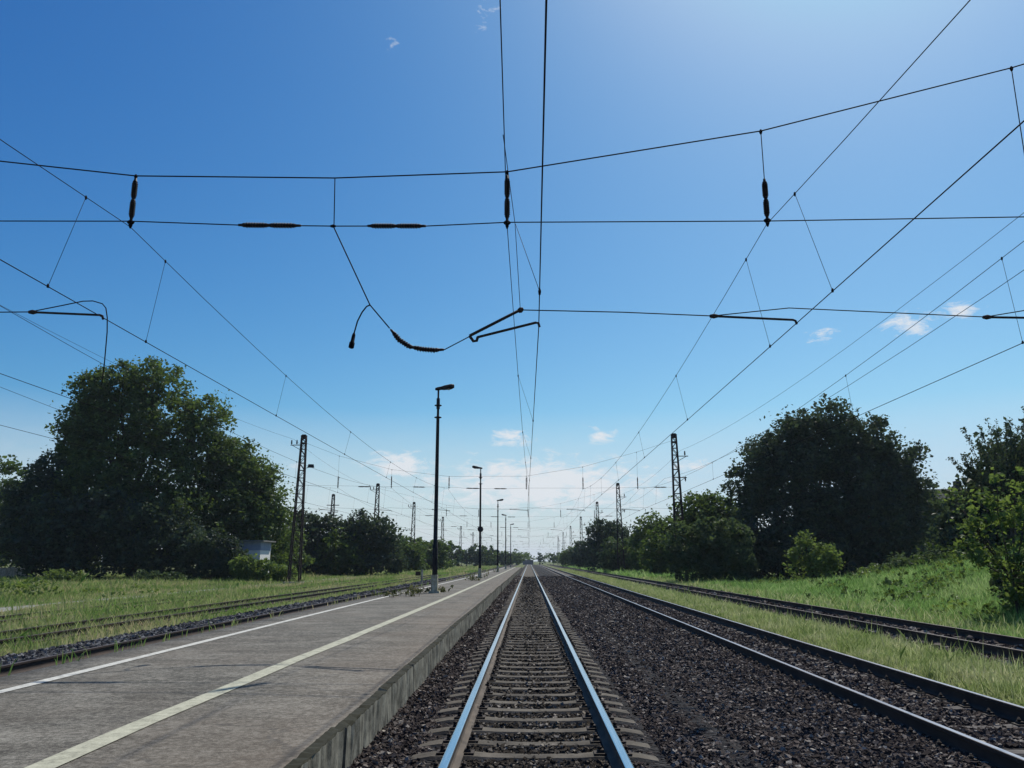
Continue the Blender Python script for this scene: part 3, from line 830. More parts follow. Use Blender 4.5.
# ------------------------------------------------------------------ trees
def leaf_cloud(r, lobes, n, leaf, spread=.9, per=34, shell=(.74, 1.02), stretch=1.0):
    lob = np.array(lobes, float)
    area = (lob[:, 3] * lob[:, 4] + lob[:, 3] * lob[:, 5] + lob[:, 4] * lob[:, 5])
    nc = max(1, n // per)
    k = r.choice(len(lob), nc, p=area / area.sum())
    d = r.normal(size=(nc, 3)); d /= np.linalg.norm(d, axis=1)[:, None]
    rad = np.where(r.random(nc) < .28, r.uniform(.25, .75, nc), r.uniform(shell[0], shell[1], nc))
    rad *= 1 + .07 * np.sin(d[:, 0] * 5 + k) * np.sin(d[:, 2] * 6 + k * 2)
    c = lob[k, :3] + d * lob[k, 3:] * rad[:, None]
    sz = spread * np.exp(r.normal(0, .32, nc))
    N = nc * per
    q = r.normal(size=(N, 3)); q /= np.linalg.norm(q, axis=1)[:, None]
    P = np.repeat(c, per, 0) + q * (r.random(N) ** .42 * np.repeat(sz, per))[:, None] * np.array([1.05, 1.05, .8])
    P = P[P[:, 2] > .05]; N = len(P)
    a = r.normal(size=(N, 3)); a[:, 2] *= .6; a /= np.linalg.norm(a, axis=1)[:, None]
    b = r.normal(size=(N, 3)); b -= a * (a * b).sum(1)[:, None]; b /= np.linalg.norm(b, axis=1)[:, None]
    nrm = np.cross(a, b)
    s = leaf * np.exp(r.normal(0, .3, N))[:, None]
    V = np.stack([P - a * s * .5 * stretch, P + b * s * .36 + nrm * s * .12, P + a * s * .5 * stretch, P - b * s * .36 + nrm * s * .12], 1)
    F = np.arange(4 * N).reshape(N, 4)
    return V.reshape(-1, 3), F
def tree(name, label, base, lobes, n, leaf, mat, seed, group=None, trunk_r=.3, trunk_h=None, cat='tree', spread=.95, per=34, limbs=True, stretch=1.0):
    """base (x,y,z); lobes relative to the base: (cx,cy,cz,rx,ry,rz)"""
    r = np.random.default_rng(seed)
    root = empty(name, base); tag(root, label, cat, group)
    V, F = leaf_cloud(r, lobes, n, leaf, spread, per, stretch=stretch)
    link('crown' if cat == 'tree' else 'foliage', fast_mesh('crown', V, F, mat), root)
    mb = MB()
    lo = np.array(lobes, float)
    th = trunk_h or lo[:, 2].min()
    top = Vector((float(lo[:, 0].mean()) * .4, float(lo[:, 1].mean()) * .4, th))
    mb.tube([(0, 0, -.3), (0, 0, .15), (top.x * .4, top.y * .4, th * .5), top], [trunk_r * 1.5, trunk_r * 1.1, trunk_r * .9, trunk_r * .75], 9)
    if limbs:
        for l in lobes:
            c = Vector(l[:3]); mid = top.lerp(c, .5) + Vector((0, 0, -.06 * (c - top).length))
            st = Vector((top.x, top.y, th * .9))
            mb.tube([st, mid, c], [trunk_r * .55, trunk_r * .35, trunk_r * .12], 6)
            for q in range(3):
                dv = Vector(r.normal(size=3)); dv.normalize()
                e_ = c + Vector((dv.x * l[3], dv.y * l[4], abs(dv.z) * l[5] * .6)) * .75
                mb.tube([mid.lerp(c, .5), mid.lerp(c, .5).lerp(e_, .55) + Vector((0, 0, .1)), e_], [trunk_r * .22, trunk_r * .14, trunk_r * .04], 5)
    mb.build('trunk' if cat == 'tree' else 'stem', M['bark'], root)
    return root
def gz(x, y): return float(ground_z(x, y))
# left side
tree('broadleaf_tree', 'tallest dark broad tree of the left side, crown towering over the meadow', (-45.0, 92, gz(-45, 92)),
     [(-3.6, 0, 22.0, 3.3, 3.4, 3.1), (1.0, 0, 22.7, 3.1, 3.4, 2.8), (-6.5, 0, 21.2, 2.4, 3.0, 2.4), (-6.2, 0, 18.6, 2.9, 3.2, 3.0), (-9.2, 0, 16.9, 1.7, 2.4, 1.8), (7.0, 0, 18.2, 2.6, 3.2, 2.6), (2.5, -.5, 17.6, 4.0, 4, 3.8), (-3, -.5, 16.5, 5.4, 4.5, 4.6), (6.6, 0, 14.4, 3.2, 3.5, 3.6), (-7.4, 0, 14.0, 2.5, 3, 2.9), (0, -1.5, 11, 8.0, 5.5, 5), (-5, -2, 6.5, 7, 5, 5.5), (5, -2, 6, 6.6, 5, 5.5)],
     84000, .33, M['leaf_dark'], 21, 'trees behind the left meadow', .55, 8, spread=.95, per=44)
tree('broadleaf_tree', 'rounded tree leaning on the right flank of the tallest left tree', (-34.6, 95, gz(-34, 95)),
     [(-1.0, 0, 13.8, 3.0, 3.5, 3.0), (1.8, 0, 11.6, 2.7, 3.5, 2.6), (-.9, 0, 10.4, 4.2, 4, 3.6), (3.4, -.3, 8.2, 3.2, 3.5, 3.0), (-.5, -1, 7, 5.0, 4.6, 4.6), (3.8, -1, 4.6, 3.6, 3.6, 4.2)], 32000, .33, M['leaf_dark'], 22, 'trees behind the left meadow', .35, 4)
tree('broadleaf_tree', 'small dark tree at the left foot of the tallest left tree', (-54.4, 89, gz(-55, 89)),
     [(.8, 0, 11.4, 2.2, 2.6, 2.3), (-1.6, 0, 8.8, 1.9, 2.4, 2.2), (.4, 0, 8.0, 3.6, 3.4, 3.6), (-1.2, 0, 5.5, 3.4, 3.2, 3.8), (1.5, -.5, 3.8, 4.2, 3.6, 3.8)], 22000, .33, M['leaf_deep'], 23, 'trees behind the left meadow', .28, 3)
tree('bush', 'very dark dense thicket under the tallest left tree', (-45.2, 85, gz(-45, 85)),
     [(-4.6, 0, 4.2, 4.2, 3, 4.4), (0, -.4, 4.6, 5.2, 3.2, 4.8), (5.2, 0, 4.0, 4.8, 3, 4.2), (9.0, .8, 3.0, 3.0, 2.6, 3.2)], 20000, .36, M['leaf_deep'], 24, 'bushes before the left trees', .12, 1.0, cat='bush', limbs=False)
tree('broadleaf_tree', 'sunlit pale green tree at the left picture border', (-86.5, 130, gz(-86, 130)),
     [(0, 0, 14.5, 4.2, 4, 4.0), (1.8, 0, 9.5, 4.8, 4, 4.5), (-3, 0, 9, 6, 4, 6), (-1, 0, 4.5, 7, 4, 4.5)], 9000, .55, M['leaf_mid'], 25, 'trees behind the left meadow', .3, 3)
tree('bush', 'bright green leafy bush in front of the white hut', (-26.8, 80, gz(-27, 80)),
     [(-1.2, 0, 1.25, 1.4, 1.1, 1.25), (.6, 0, 1.05, 1.3, 1.1, 1.1), (2.6, .3, .7, 1.2, 1, .9)], 7000, .22, M['leaf_light'], 26, 'bushes before the left trees', .05, .4, cat='bush', limbs=False, spread=.42)
tree('bush', 'dark bush beside the white hut on its left', (-31.6, 83, gz(-32, 83)),
     [(-1.6, 0, 2.5, 2.6, 1.8, 2.8), (.8, 0, 2.2, 1.7, 1.7, 2.3), (2.2, 0, 1.4, 1.3, 1.3, 1.5)], 10000, .28, M['leaf_deep'], 27, 'bushes before the left trees', .06, .6, cat='bush', limbs=False, spread=.6)
tree('bush', 'low rounded mound of scrub at the meadow edge under the tallest left tree', (-34.6, 76, gz(-35, 76)),
     [(-.8, 0, .35, 1.7, 1.0, .75), (1.0, 0, .3, 1.6, .9, .6)], 3600, .2, M['leaf_grey'], 28, 'bushes before the left trees', .04, .2, cat='bush', limbs=False, spread=.3)
tree('bush', 'light green low clump left of the scrub mound at the meadow edge', (-42.5, 75, gz(-42, 75)),
     [(-.8, 0, .35, 1.5, .9, .75), (.7, 0, .3, 1.2, .8, .65)], 2600, .2, M['leaf_light'], 29, 'bushes before the left trees', .04, .2, cat='bush', limbs=False, spread=.3)
LT = [('dark round tree behind the tallest-looking left mast', -30.6, 116, 5.0, 9.0, 'leaf_deep', 31), ('dark round tree right of the one behind the left mast', -22.6, 117, 4.3, 9.0, 'leaf_deep', 32),
      ('low green tree at the foot of the left mast, beside the hut', -33.5, 106, 4.2, 6.6, 'leaf_dark', 33), ('low green tree between the two round dark ones on the left', -26.6, 114, 3.4, 6.0, 'leaf_mid', 34),
      ('small tree past the round dark ones, left of the first lamp post', -22.6, 148, 3.6, 6.0, 'leaf_dark', 35), ('small dim tree just right of the third left mast', -20.5, 172, 4.0, 6.2, 'leaf_dark', 36)]
for lab, x, y, w, h, m_, sd in LT:
    tree('broadleaf_tree', lab, (x, y, gz(x, y)), [(-w * .3, 0, h - w * .55, w * .62, w * .6, w * .56), (w * .35, 0, h * .62, w * .62, w * .6, w * .6), (-w * .2, -.4, h * .42, w * .85, w * .7, h * .42), (w * .2, -.4, h * .24, w * .95, w * .7, h * .26)], int(1000 * w * h / 4), .42, M[m_], sd, 'trees behind the left meadow', .2, h * .3)
fx = [(-31, 215, 6.2, 8.5), (-26.5, 240, 6.0, 7.6), (-29, 262, 8, 8.6), (-21, 275, 6, 7.2), (-17, 300, 6, 7.8), (-13, 330, 6, 6.6), (-8.5, 365, 6, 6.0), (-20, 330, 7, 8), (-9.5, 425, 8, 7.2)]
fl = ['first', 'second', 'third', 'fourth', 'fifth', 'sixth', 'seventh', 'eighth', 'ninth']
for k, (x, y, w, h) in enumerate(fx):
    tree('distant_tree', f'dim distant tree in the row behind the platform, ' + ('the nearest one' if k == 0 else f'{fl[k]} one counted from the nearest'), (x, y, gz(x, y)), [(-w * .3, 0, h * .68, w * .6, w * .5, h * .32), (w * .35, 0, h * .6, w * .65, w * .5, h * .34), (0, 0, h * .32, w, w * .5, h * .34)], 2600, .62, M['leaf_deep' if k % 2 else 'leaf_dark'], 40 + k, 'distant trees on the left', .2, h * .3, spread=.7)
# right side
tree('broadleaf_tree', 'tallest dark tree of the right side with a peaked crown behind the lone shrub', (28.2, 80, gz(29, 80)),
     [(1.7, 0, 15.3, 2.6, 3.0, 2.6), (-1.8, 0, 13.9, 2.6, 3.0, 2.5), (.6, 0, 12.2, 4.0, 3.6, 3.2), (-4.6, 0, 11.6, 2.6, 3.0, 2.6), (-6.6, 0, 8.6, 2.2, 2.6, 2.7), (-2.6, -.5, 9.0, 4.6, 4, 4.2), (2.6, -1, 8, 4.6, 4, 4.8), (-4.4, -1.2, 4.4, 5.0, 4, 4.4), (2.5, -1.2, 4, 5.5, 4, 4.4)],
     56000, .31, M['leaf_deep'], 51, 'trees on the right side', .5, 5, spread=.85, per=44)
tree('broadleaf_tree', 'broad dark tree joined to the right flank of the peaked right tree', (33.2, 80, gz(35, 80)),
     [(.6, 0, 13.7, 2.7, 3.0, 2.6), (3.2, 0, 11.4, 2.2, 2.6, 2.4), (.2, 0, 10.6, 3.4, 3.4, 3.2), (4.3, 0, 8.6, 1.9, 2.4, 2.0), (2.2, -.4, 7.4, 3.2, 3.4, 3.4), (-.4, -1, 5.6, 4.0, 4, 4.4), (2.2, -1, 3.4, 3.6, 3.6, 3.6)],
     36000, .31, M['leaf_deep'], 52, 'trees on the right side', .4, 4, spread=.85, per=44)
tree('broadleaf_tree', 'green bushy tree left of the dark right trees, beside the tallest-looking right mast', (19.6, 90, gz(19.6, 90)),
     [(-.6, 0, 7.2, 2.8, 2.6, 2.2), (1.6, 0, 6.6, 2.6, 2.5, 2.2), (-.8, -.5, 4, 3.6, 3, 3), (1.4, -.5, 2.4, 4.0, 3, 2.6)], 13000, .34, M['leaf_mid'], 53, 'trees on the right side', .22, 2.5)
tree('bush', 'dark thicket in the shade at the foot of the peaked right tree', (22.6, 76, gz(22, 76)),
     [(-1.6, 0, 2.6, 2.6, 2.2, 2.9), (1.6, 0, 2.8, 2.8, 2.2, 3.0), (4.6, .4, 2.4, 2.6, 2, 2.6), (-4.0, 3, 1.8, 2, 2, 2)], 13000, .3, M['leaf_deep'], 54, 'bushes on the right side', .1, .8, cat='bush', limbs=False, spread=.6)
tree('bush', 'tall lit bush hiding the foot of the tallest-looking right mast', (14.2, 71.0, gz(14.2, 71.0)),
     [(-.8, 0, 3.0, 1.4, 1.4, 2.1), (1.2, .4, 3.6, 1.7, 1.5, 2.0), (3.4, .6, 3.8, 1.9, 1.6, 2.2), (.2, -.3, 1.3, 2.2, 1.5, 1.4), (3.0, 0, 1.5, 2.2, 1.5, 1.7)], 12000, .27, M['leaf_grey'], 74, 'bushes on the right side', .08, .6, cat='bush', limbs=False, spread=.5)
RT = [('round tree further back, left of the tallest-looking right mast', 18.9, 117, 4.6, 8.6, 'leaf_dark', 61), ('low lit tree at the foot of the tallest-looking right mast', 16.9, 100, 3.2, 5.4, 'leaf_mid', 62), ('dark round tree around the second right mast', 14.9, 150, 4.8, 9.4, 'leaf_deep', 63),
      ('small green tree before the round dark one at the second right mast', 14.2, 128, 3.0, 5.6, 'leaf_grey', 64), ('small dark tree further along the right siding', 13.6, 190, 3.6, 6.6, 'leaf_deep', 65), ('tiny far tree where the right siding vanishes', 13.4, 255, 4.2, 6.4, 'leaf_dark', 66), ('green tree behind the low lit one, right of the round dark trees', 22.8, 118, 4.6, 8.2, 'leaf_mid', 67)]
for lab, x, y, w, h, m_, sd in RT:
    tree('broadleaf_tree', lab, (x, y, gz(x, y)), [(-w * .3, 0, h - w * .55, w * .6, w * .6, w * .56), (w * .35, 0, h * .66, w * .62, w * .6, w * .6), (-w * .2, -.4, h * .42, w * .85, w * .7, h * .42), (w * .2, -.4, h * .24, w * .95, w * .7, h * .26)], int(1000 * w * h / 4), .40, M[m_], sd, 'trees on the right side', .2, h * .3)
tree('bush', 'lone bright shrub standing in the grass before the peaked right tree', (21.6, 63, gz(21.6, 63)),
     [(-.5, 0, 3.4, .55, .6, .65), (.5, 0, 3.0, .6, .6, .55), (1.3, 0, 2.5, .7, .7, .6), (-1.2, 0, 2.4, .6, .6, .6), (-1.5, 0, 1.4, .55, .6, .5), (.1, -.3, 1.9, 1.2, .9, .9), (1.6, 0, 1.5, .65, .7, .6), (.2, -.2, .9, 1.3, .9, .8)], 2700, .22, M['leaf_light'], 55, 'bushes on the right side', .07, .5, cat='bush', spread=.38, per=16)
tree('broadleaf_tree', 'near dark tree at the right picture border behind the sapling', (28.6, 49, gz(28.6, 49)),
     [(.9, 0, 5.0, 2.4, 2.4, 2.4), (-1.2, 0, 2.8, 2.2, 2.2, 2.6), (2.4, 0, 4.0, 2.6, 2.4, 2.6), (-2.2, -.3, 1.4, 2.0, 1.8, 2.0), (3.5, 0, 1.5, 3, 2.4, 2.4)], 24000, .28, M['leaf_deep'], 56, 'trees on the right side', .25, 1.5, spread=.75)
def feathery():
    """thin upright branches with sparse leaflets"""
    r = np.random.default_rng(57)
    base = (26.9, 46, gz(26.9, 46)); root = empty('feathery_tree', base); tag(root, 'feathery thin-branched tree whose twigs stand up against the sky at the right border', 'tree', 'trees on the right side')
    mb = MB(); P = []
    mb.tube([(0, 0, -.3), (.1, 0, 1.6), (.2, 0, 2.6)], [.2, .15, .12], 8)
    for k in range(34):
        st = Vector((.15, 0, 1.2 + r.random() * 1.2)); ax = (k / 33 - .5) * 5.8 + r.normal(0, .2)
        hgt = 5.6 + 2.6 * sstep(-2.8, 1.5, ax) + r.normal(0, .5) - 1.1 * abs(r.normal()) * .6
        tip = Vector((ax, r.normal(0, 1.0), hgt)); mid = st.lerp(tip, .5) + Vector((r.normal(0, .25), 0, .3))
        pts = [st.lerp(mid, t / 4).lerp(mid.lerp(tip, t / 4), t / 4) for t in range(5)]
        mb.tube(pts, [.045, .035, .025, .015, .006], 5)
        for q in range(56):
            t = r.uniform(.3, 1.02); c = st.lerp(mid, min(t, 1)).lerp(mid.lerp(tip, min(t, 1)), min(t, 1))
            P += [np.array(c) + r.normal(0, .085, 3) for _ in range(4)]
    P = np.array(P); N = len(P)
    a = r.normal(size=(N, 3)); a /= np.linalg.norm(a, axis=1)[:, None]; b = np.cross(a, r.normal(size=(N, 3))); b /= np.linalg.norm(b, axis=1)[:, None]
    s = .13 * np.exp(r.normal(0, .3, N))[:, None]
    V = np.stack([P - a * s * .6, P + b * s * .3, P + a * s * .6, P - b * s * .3], 1).reshape(-1, 3)
    link('crown', fast_mesh('crown', V, np.arange(4 * N).reshape(N, 4), M['leaf_deep']), root); mb.build('trunk', M['bark'], root)
feathery()
tree('sapling', 'young light green sapling beside the siding at the right border', (15.3, 26.4, gz(15.3, 26.4)),
     [(-1.45, 0, 3.55, .35, .4, .35), (-1.1, 0, 3.0, .5, .4, .4), (-1.35, 0, 2.0, .45, .4, .35), (-.3, 0, 4.0, .45, .5, .5), (.9, 0, 4.15, .6, .5, .6), (-.9, -.1, 2.7, .6, .5, .45), (.2, -.1, 3.1, .9, .6, .7), (1.1, 0, 3.4, .7, .6, .7), (-.7, -.1, 1.9, .65, .5, .45), (.3, -.1, 1.6, 1.0, .6, .8), (.4, 0, .6, .9, .6, .7), (1.5, 0, 1.8, .9, .7, 1.2), (.7, .2, .9, 1.2, .7, 1.0)], 3300, .15, M['leaf_light'], 58, 'trees on the right side', .06, 1.2, spread=.3, per=16)
tree('bush', 'dark undergrowth bush at the foot of the young sapling', (16.5, 27.4, gz(16.5, 27.4)), [(0, 0, 1.0, 1.1, .9, 1.1), (1.2, .2, 1.0, 1.1, .9, 1.1), (-.3, -.2, .5, .8, .7, .5)], 2800, .17, M['leaf_deep'], 75, 'bushes on the right side', .05, .3, cat='bush', limbs=False, spread=.3)
tree('broadleaf_tree', 'small dark tree filling the gap in front of the red-walled house', (42.4, 87, gz(42.4, 87)), [(.2, 0, 7.3, 1.5, 1.5, 1.5), (2.0, 0, 6.6, 1.3, 1.5, 1.4), (-1.0, 0, 5.4, 1.6, 1.5, 1.8), (1.4, 0, 5.0, 1.5, 1.5, 1.8), (0, -.3, 2.6, 2.6, 1.8, 2.4)], 8000, .3, M['leaf_dark'], 76, 'trees on the right side', .15, 1.6, spread=.6)
tree('bush', 'dim shrub clump high on the right grassy bank', (25.0, 57, gz(25, 57)), [(0, 0, .6, 1.5, 1, .9), (1.6, .3, .5, 1.4, 1, .8)], 2600, .22, M['leaf_grey'], 59, 'bushes on the right side', .05, .3, cat='bush', limbs=False, spread=.35)
tree('bush', 'second dim shrub, on the bank crest under the dark right trees', (30.5, 66, gz(30, 66)), [(0, 0, 1.2, 1.8, 1, 1.2), (2.2, .3, 1.5, 1.8, 1, 1.4)], 3600, .25, M['leaf_grey'], 60, 'bushes on the right side', .05, .3, cat='bush', limbs=False, spread=.42)
# woods closing the view far away on either side
def wood(name, x0, x1, y0, y1, n, h, seed):
    r = np.random.default_rng(seed); lobes = []
    for i in range(n):
        x, y = r.uniform(x0, x1), r.uniform(y0, y1); hh = h * r.uniform(.65, 1.15)
        lobes.append((x, y, hh * .5, r.uniform(4, 7), r.uniform(3, 5), hh * .52))
    V, F = leaf_cloud(r, lobes, n * 420, 1.0, 1.6, 24)
    V[:, 2] += .0
    o = link(name, fast_mesh(name, V, F, M['leaf_dark'])); tag(o, kind='stuff')
wood('far_woods', -190, -42, 215, 330, 60, 9, 71)
wood('far_woods', 22, 170, 200, 330, 60, 8.5, 72)
wood('far_woods', -130, 130, 520, 640, 60, 8, 73)

# ------------------------------------------------------------------ buildings
hut = empty('white_hut', (-30.6, 88, gz(-30, 88))); tag(hut, 'small white hut with flat overhanging roof half hidden by bushes on the left', 'hut')
mb = MB(); mb.box((0, 0, 1.55), (4.0, 3.4, 3.5)); mb.build('wall', M['wall_white'], hut)
mb = MB(); mb.box((0, -.0, 3.62), (4.06, 3.46, .9)); mb.build('upper_band', M['wall_blue'], hut)
mb = MB(); mb.box((0, -.1, 4.14), (4.9, 4.3, .14)); mb.build('roof', M['roof_tin'], hut)
for x in (-1.0, .55):
    mb = MB(); mb.box((x, -1.72, 2.2), (.8, .05, .9)); o = mb.build('window', M['glass'], hut)
    f_ = MB()
    for dx in (-.43, .43): f_.box((x + dx, -1.735, 2.2), (.07, .07, 1.0))
    for dz in (-.48, .48): f_.box((x, -1.735, 2.2 + dz), (.93, .07, .07))
    f_.build('frame', M['wood'], o)
house = empty('house', (49.6, 98, gz(50, 98) - .9)); tag(house, 'red-walled house with dark roof glimpsed through the gap between the right trees', 'house')
mb = MB()
mb.box((0, 0, 2.9), (9.0, 8.0, 6.2)); mb.build('wall', M['wall_red'], house)
mb = MB(); mb.add([(-4.9, -4.5, 5.9), (4.9, -4.5, 5.9), (4.9, 4.5, 5.9), (-4.9, 4.5, 5.9), (-4.9, 0, 9.4), (4.9, 0, 9.4)], [(0, 1, 5, 4), (2, 3, 4, 5), (1, 2, 5), (3, 0, 4), (3, 2, 1, 0)]); rf = mb.build('roof', M['roof_dark'], house)
mb = MB(); mb.box((2.4, 0.6, 9.6), (.7, .7, 1.6)); mb.build('chimney', M['roof_dark'], rf)
for x, z in ((-2.6, 1.7), (.2, 1.7), (2.8, 1.7), (-2.6, 4.5), (.2, 4.5), (2.8, 4.5)):
    mb = MB(); mb.box((x, -4.02, z), (1.1, .06, 1.3)); o = mb.build('window', M['glass'], house)
    f_ = MB()
    for dx in (-.6, .6): f_.box((x + dx, -4.04, z), (.09, .09, 1.4))
    for dz in (-.7, .7): f_.box((x, -4.04, z + dz), (1.29, .09, .09))
    f_.build('frame', M['wall_white'], o)
wl = MB(); 
for k in range(6): wl.box((-61.5 + k * .92, 92, .35 + .03 * (k % 2)), (.88, .18, 1.5 - .08 * (k % 3)))
wl.box((-59.2, 92.02, -.1), (5.8, .3, .5))
o = wl.build('garden_wall', M['conc']); tag(o, 'pale low concrete panel wall at the left picture border under the trees', 'wall')
b = empty('distant_building', (-.6, 470, -.3)); tag(b, 'tiny low grey building far away where the tracks meet', 'building')
mb = MB(); mb.box((0, 0, 1.2), (6, 6, 2.6)); mb.build('wall', M['wall_grey'], b)
mb = MB(); mb.box((0, 0, 2.62), (6.6, 6.6, .24)); mb.build('roof', M['roof_tin'], b)
tree('distant_tree', 'tiny dark upright tree at the vanishing point of the tracks', (6.2, 462, -.3), [(0, 0, 4.6, 1.8, 1.6, 2.6), (0, 0, 2.4, 2.2, 1.8, 2.4)], 1200, .5, M['leaf_deep'], 80, None, .15, 1.5, spread=.5)
tree('distant_tree', 'tiny round tree right of the vanishing point of the tracks', (12.5, 430, -.3), [(0, 0, 3.4, 3.6, 2.2, 2.2), (3, 0, 2.6, 3.0, 2, 1.9)], 1600, .6, M['leaf_dark'], 81, None, .15, 1.2, spread=.6)

# ------------------------------------------------------------------ grass
def blades(name, pts, h, w, mat, seed, lean=.35):
    r = np.random.default_rng(seed); n = len(pts)
    az = r.uniform(0, 2 * math.pi, n); hh = h * np.exp(r.normal(0, .32, n)); ww = w * r.uniform(.6, 1.4, n)
    d = np.stack([np.cos(az), np.sin(az), np.zeros(n)], -1)
    ln = r.normal(0, lean, (n, 2)) * hh[:, None]
    tip = pts + np.stack([ln[:, 0], ln[:, 1], hh], -1)
    mid = pts + np.stack([ln[:, 0] * .32, ln[:, 1] * .32, hh * .55], -1)
    V = np.stack([pts - d * ww[:, None], pts + d * ww[:, None], mid + d * ww[:, None] * .8, tip, mid - d * ww[:, None] * .8], 1).reshape(-1, 3)
    F4 = np.stack([np.arange(n) * 5 + i for i in (0, 1, 2, 3, 4)], -1)
    o = link(name, fast_mesh(name, V, F4, mat)); tag(o, kind='stuff'); return o
def scatter(n, xr, yr, seed, mask=None, clump=.0, pw=1.0):
    r = np.random.default_rng(seed)
    y = yr[0] * (yr[1] / yr[0]) ** (r.random(n) ** pw); x = xr[0] + (xr[1] - xr[0]) * r.random(n)
    k = np.ones(n, bool)
    if clump:
        f = np.sin(x * 1.7 + np.sin(y * .9) * 2) * np.sin(y * 1.3 + np.sin(x * 1.1) * 2) + .5 * np.sin(x * 4.1 + y * 3.3)
        k &= r.random(n) < np.clip(.62 + clump * f, .06, 1)
    if mask is not None: k &= mask(x, y, r)
    x, y = x[k], y[k]
    return np.stack([x, y, ground_z(x, y)], -1)
# dry strip between the second track and the siding
p = scatter(230000, (6.45, 8.75), (8.5, 190), 81, lambda x, y, r: r.random(len(x)) < sstep(6.4, 6.8, x) * (1 - .7 * sstep(8.3, 8.8, x)), .38)
s = np.clip(p[:, 1], 9, 90)
blades('dry_grass', p, 0.10 + .0008 * s, .0032 + .00022 * s, M['grass_dry'], 82, .42)
p = scatter(3600, (6.5, 8.7), (9, 70), 83); blades('dry_grass_stalks', p, .27, .0028 + .0002 * p[:, 1], M['grass_dry'], 84, .22)
# right bank
p = scatter(400000, (11.65, 34), (13, 95), 85, None, .3)
s = np.clip(p[:, 1], 12, 95); side_h = .13 + .14 * sstep(12.2, 14.5, p[:, 0])
blades('bank_grass', p, side_h * (1 + .25 * np.sin(p[:, 0] * .9 + p[:, 1] * .5)), .004 + .00017 * s, M['grass_lush'], 86, .38)
p = scatter(36000, (11.5, 22), (90, 300), 87); blades('bank_grass', p, .4, .035 + .0002 * p[:, 1], M['grass_lush'], 88)
p = scatter(9000, (11.6, 14.0), (13, 120), 95, None, .3); blades('dry_grass', p, .28, .005 + .0003 * p[:, 1], M['grass_dry'], 96)
def cover(name, n, xr, yr, seed, size, mat, leaf, mask=None):
    r = np.random.default_rng(seed); lobes = []
    for _ in range(n):
        x, y = r.uniform(*xr), yr[0] * (yr[1] / yr[0]) ** r.random()
        if mask and not mask(x, y): continue
        k = size * math.exp(r.normal(0, .45)); lobes.append((x, y, gz(x, y) + k * .15, k * r.uniform(.8, 1.6), k, k * r.uniform(.45, .8)))
    V, F = leaf_cloud(r, lobes, len(lobes) * 110, leaf, .16, 10)
    o = link(name, fast_mesh(name, V, F, mat)); tag(o, kind='stuff')
cover('bank_weeds', 230, (12.9, 31), (17, 74), 101, .42, M['leaf_light'], .13)
cover('bank_weeds', 120, (14, 32), (24, 74), 102, .5, M['leaf_mid'], .15)
cover('meadow_weeds', 170, (-60, -20), (42, 84), 103, .40, M['leaf_light'], .15, lambda x, y: x > -.8 * y - 4 and abs(x + 23) > 1.3 and abs(x + 18) > 1.5)
# left meadow
def left_mask(x, y, r):
    dens = np.ones(len(x))
    for xf in (x_l2,):
        dx = x - xf(y)
        dens *= 1 - .55 * np.exp(-((dx - .80) / .22) ** 2) * (np.sin(y * .21 + xf(0)) > -.55)
    dens *= 1 - .85 * np.exp(-((x + 23.0) / .9) ** 2)
    return r.random(len(x)) < dens
p = scatter(430000, (-62, -11.2), (11, 130), 89, lambda x, y, r: left_mask(x, y, r) & (x > -.8 * y - 4) & (x < x_l1(y) - 2.85 + .35 * np.sin(y * 1.3) * np.sin(y * .37)), .34)
s = np.clip(p[:, 1], 12, 130); far = sstep(-24, -32, -p[:, 0] * -1)
hh = .12 + .09 * (np.sin(p[:, 0] * .55 + p[:, 1] * .11) * .5 + .5)
blades('meadow_grass', p, hh + .16 * sstep(24, 30, -p[:, 0]), (.0045 + .00021 * s), M['grass_meadow'], 90, .42)
p = scatter(34000, (-40, -9.8), (120, 330), 91, lambda x, y, r: x < x_l1(y) - 2.3); blades('meadow_grass', p, .3, .03 + .0002 * p[:, 1], M['grass_meadow'], 92)
p = scatter(4000, (-58, -14.5), (20, 95), 93, lambda x, y, r: (x > -.8 * y - 4)); blades('meadow_stalks', p, .42, .005 + .0003 * p[:, 1], M['grass_meadow'], 94, .2)
# weeds along the platform's left edge and around the lamps
p = scatter(1300, (-.20, .08), (10, 120), 97, None, .6); p[:, 0] += xl_edge(p[:, 1]) ; p[:, 2] = np.where(p[:, 0] < xl_edge(p[:, 1]), -.1, Z_PL); blades('edge_weeds', p, .15, .005 + .0002 * p[:, 1], M['grass_meadow'], 98)
wk = 0
def weed(x, y, h, n, lab):
    r = np.random.default_rng(int(x * 100) % 97 + int(y))
    root = empty('weed_plant', (x, y, Z_PL + .008)); tag(root, lab, 'weed', 'weeds growing on the platform')
    mb = MB(); P = []
    for k in range(n):
        a = r.normal(0, .16, 2); tip = Vector((a[0] * 2, a[1] * 2, h * r.uniform(.5, 1.1)))
        mb.tube([(a[0], a[1], -.01), (a[0] * 1.4, a[1] * 1.4, tip.z * .5), tip], [.008, .007, .004], 4)
        for q in range(9): P.append(np.array((a[0], a[1], 0)) + (np.array(tip) - np.array((a[0], a[1], 0))) * r.uniform(.15, 1) + r.normal(0, .035, 3))
    mb.build('stem', M['weed'], root)
    P = np.array(P); N = len(P); a = r.normal(size=(N, 3)); a /= np.linalg.norm(a, axis=1)[:, None]; b = np.cross(a, r.normal(size=(N, 3))); b /= np.linalg.norm(b, axis=1)[:, None]
    s = .09 * np.exp(r.normal(0, .3, N))[:, None]
    V = np.stack([P - a * s * .6, P + b * s * .3, P + a * s * .6, P - b * s * .3], 1).reshape(-1, 3)
    link('leaves', fast_mesh('leaves', V, np.arange(4 * N).reshape(N, 4), M['weed']), root)
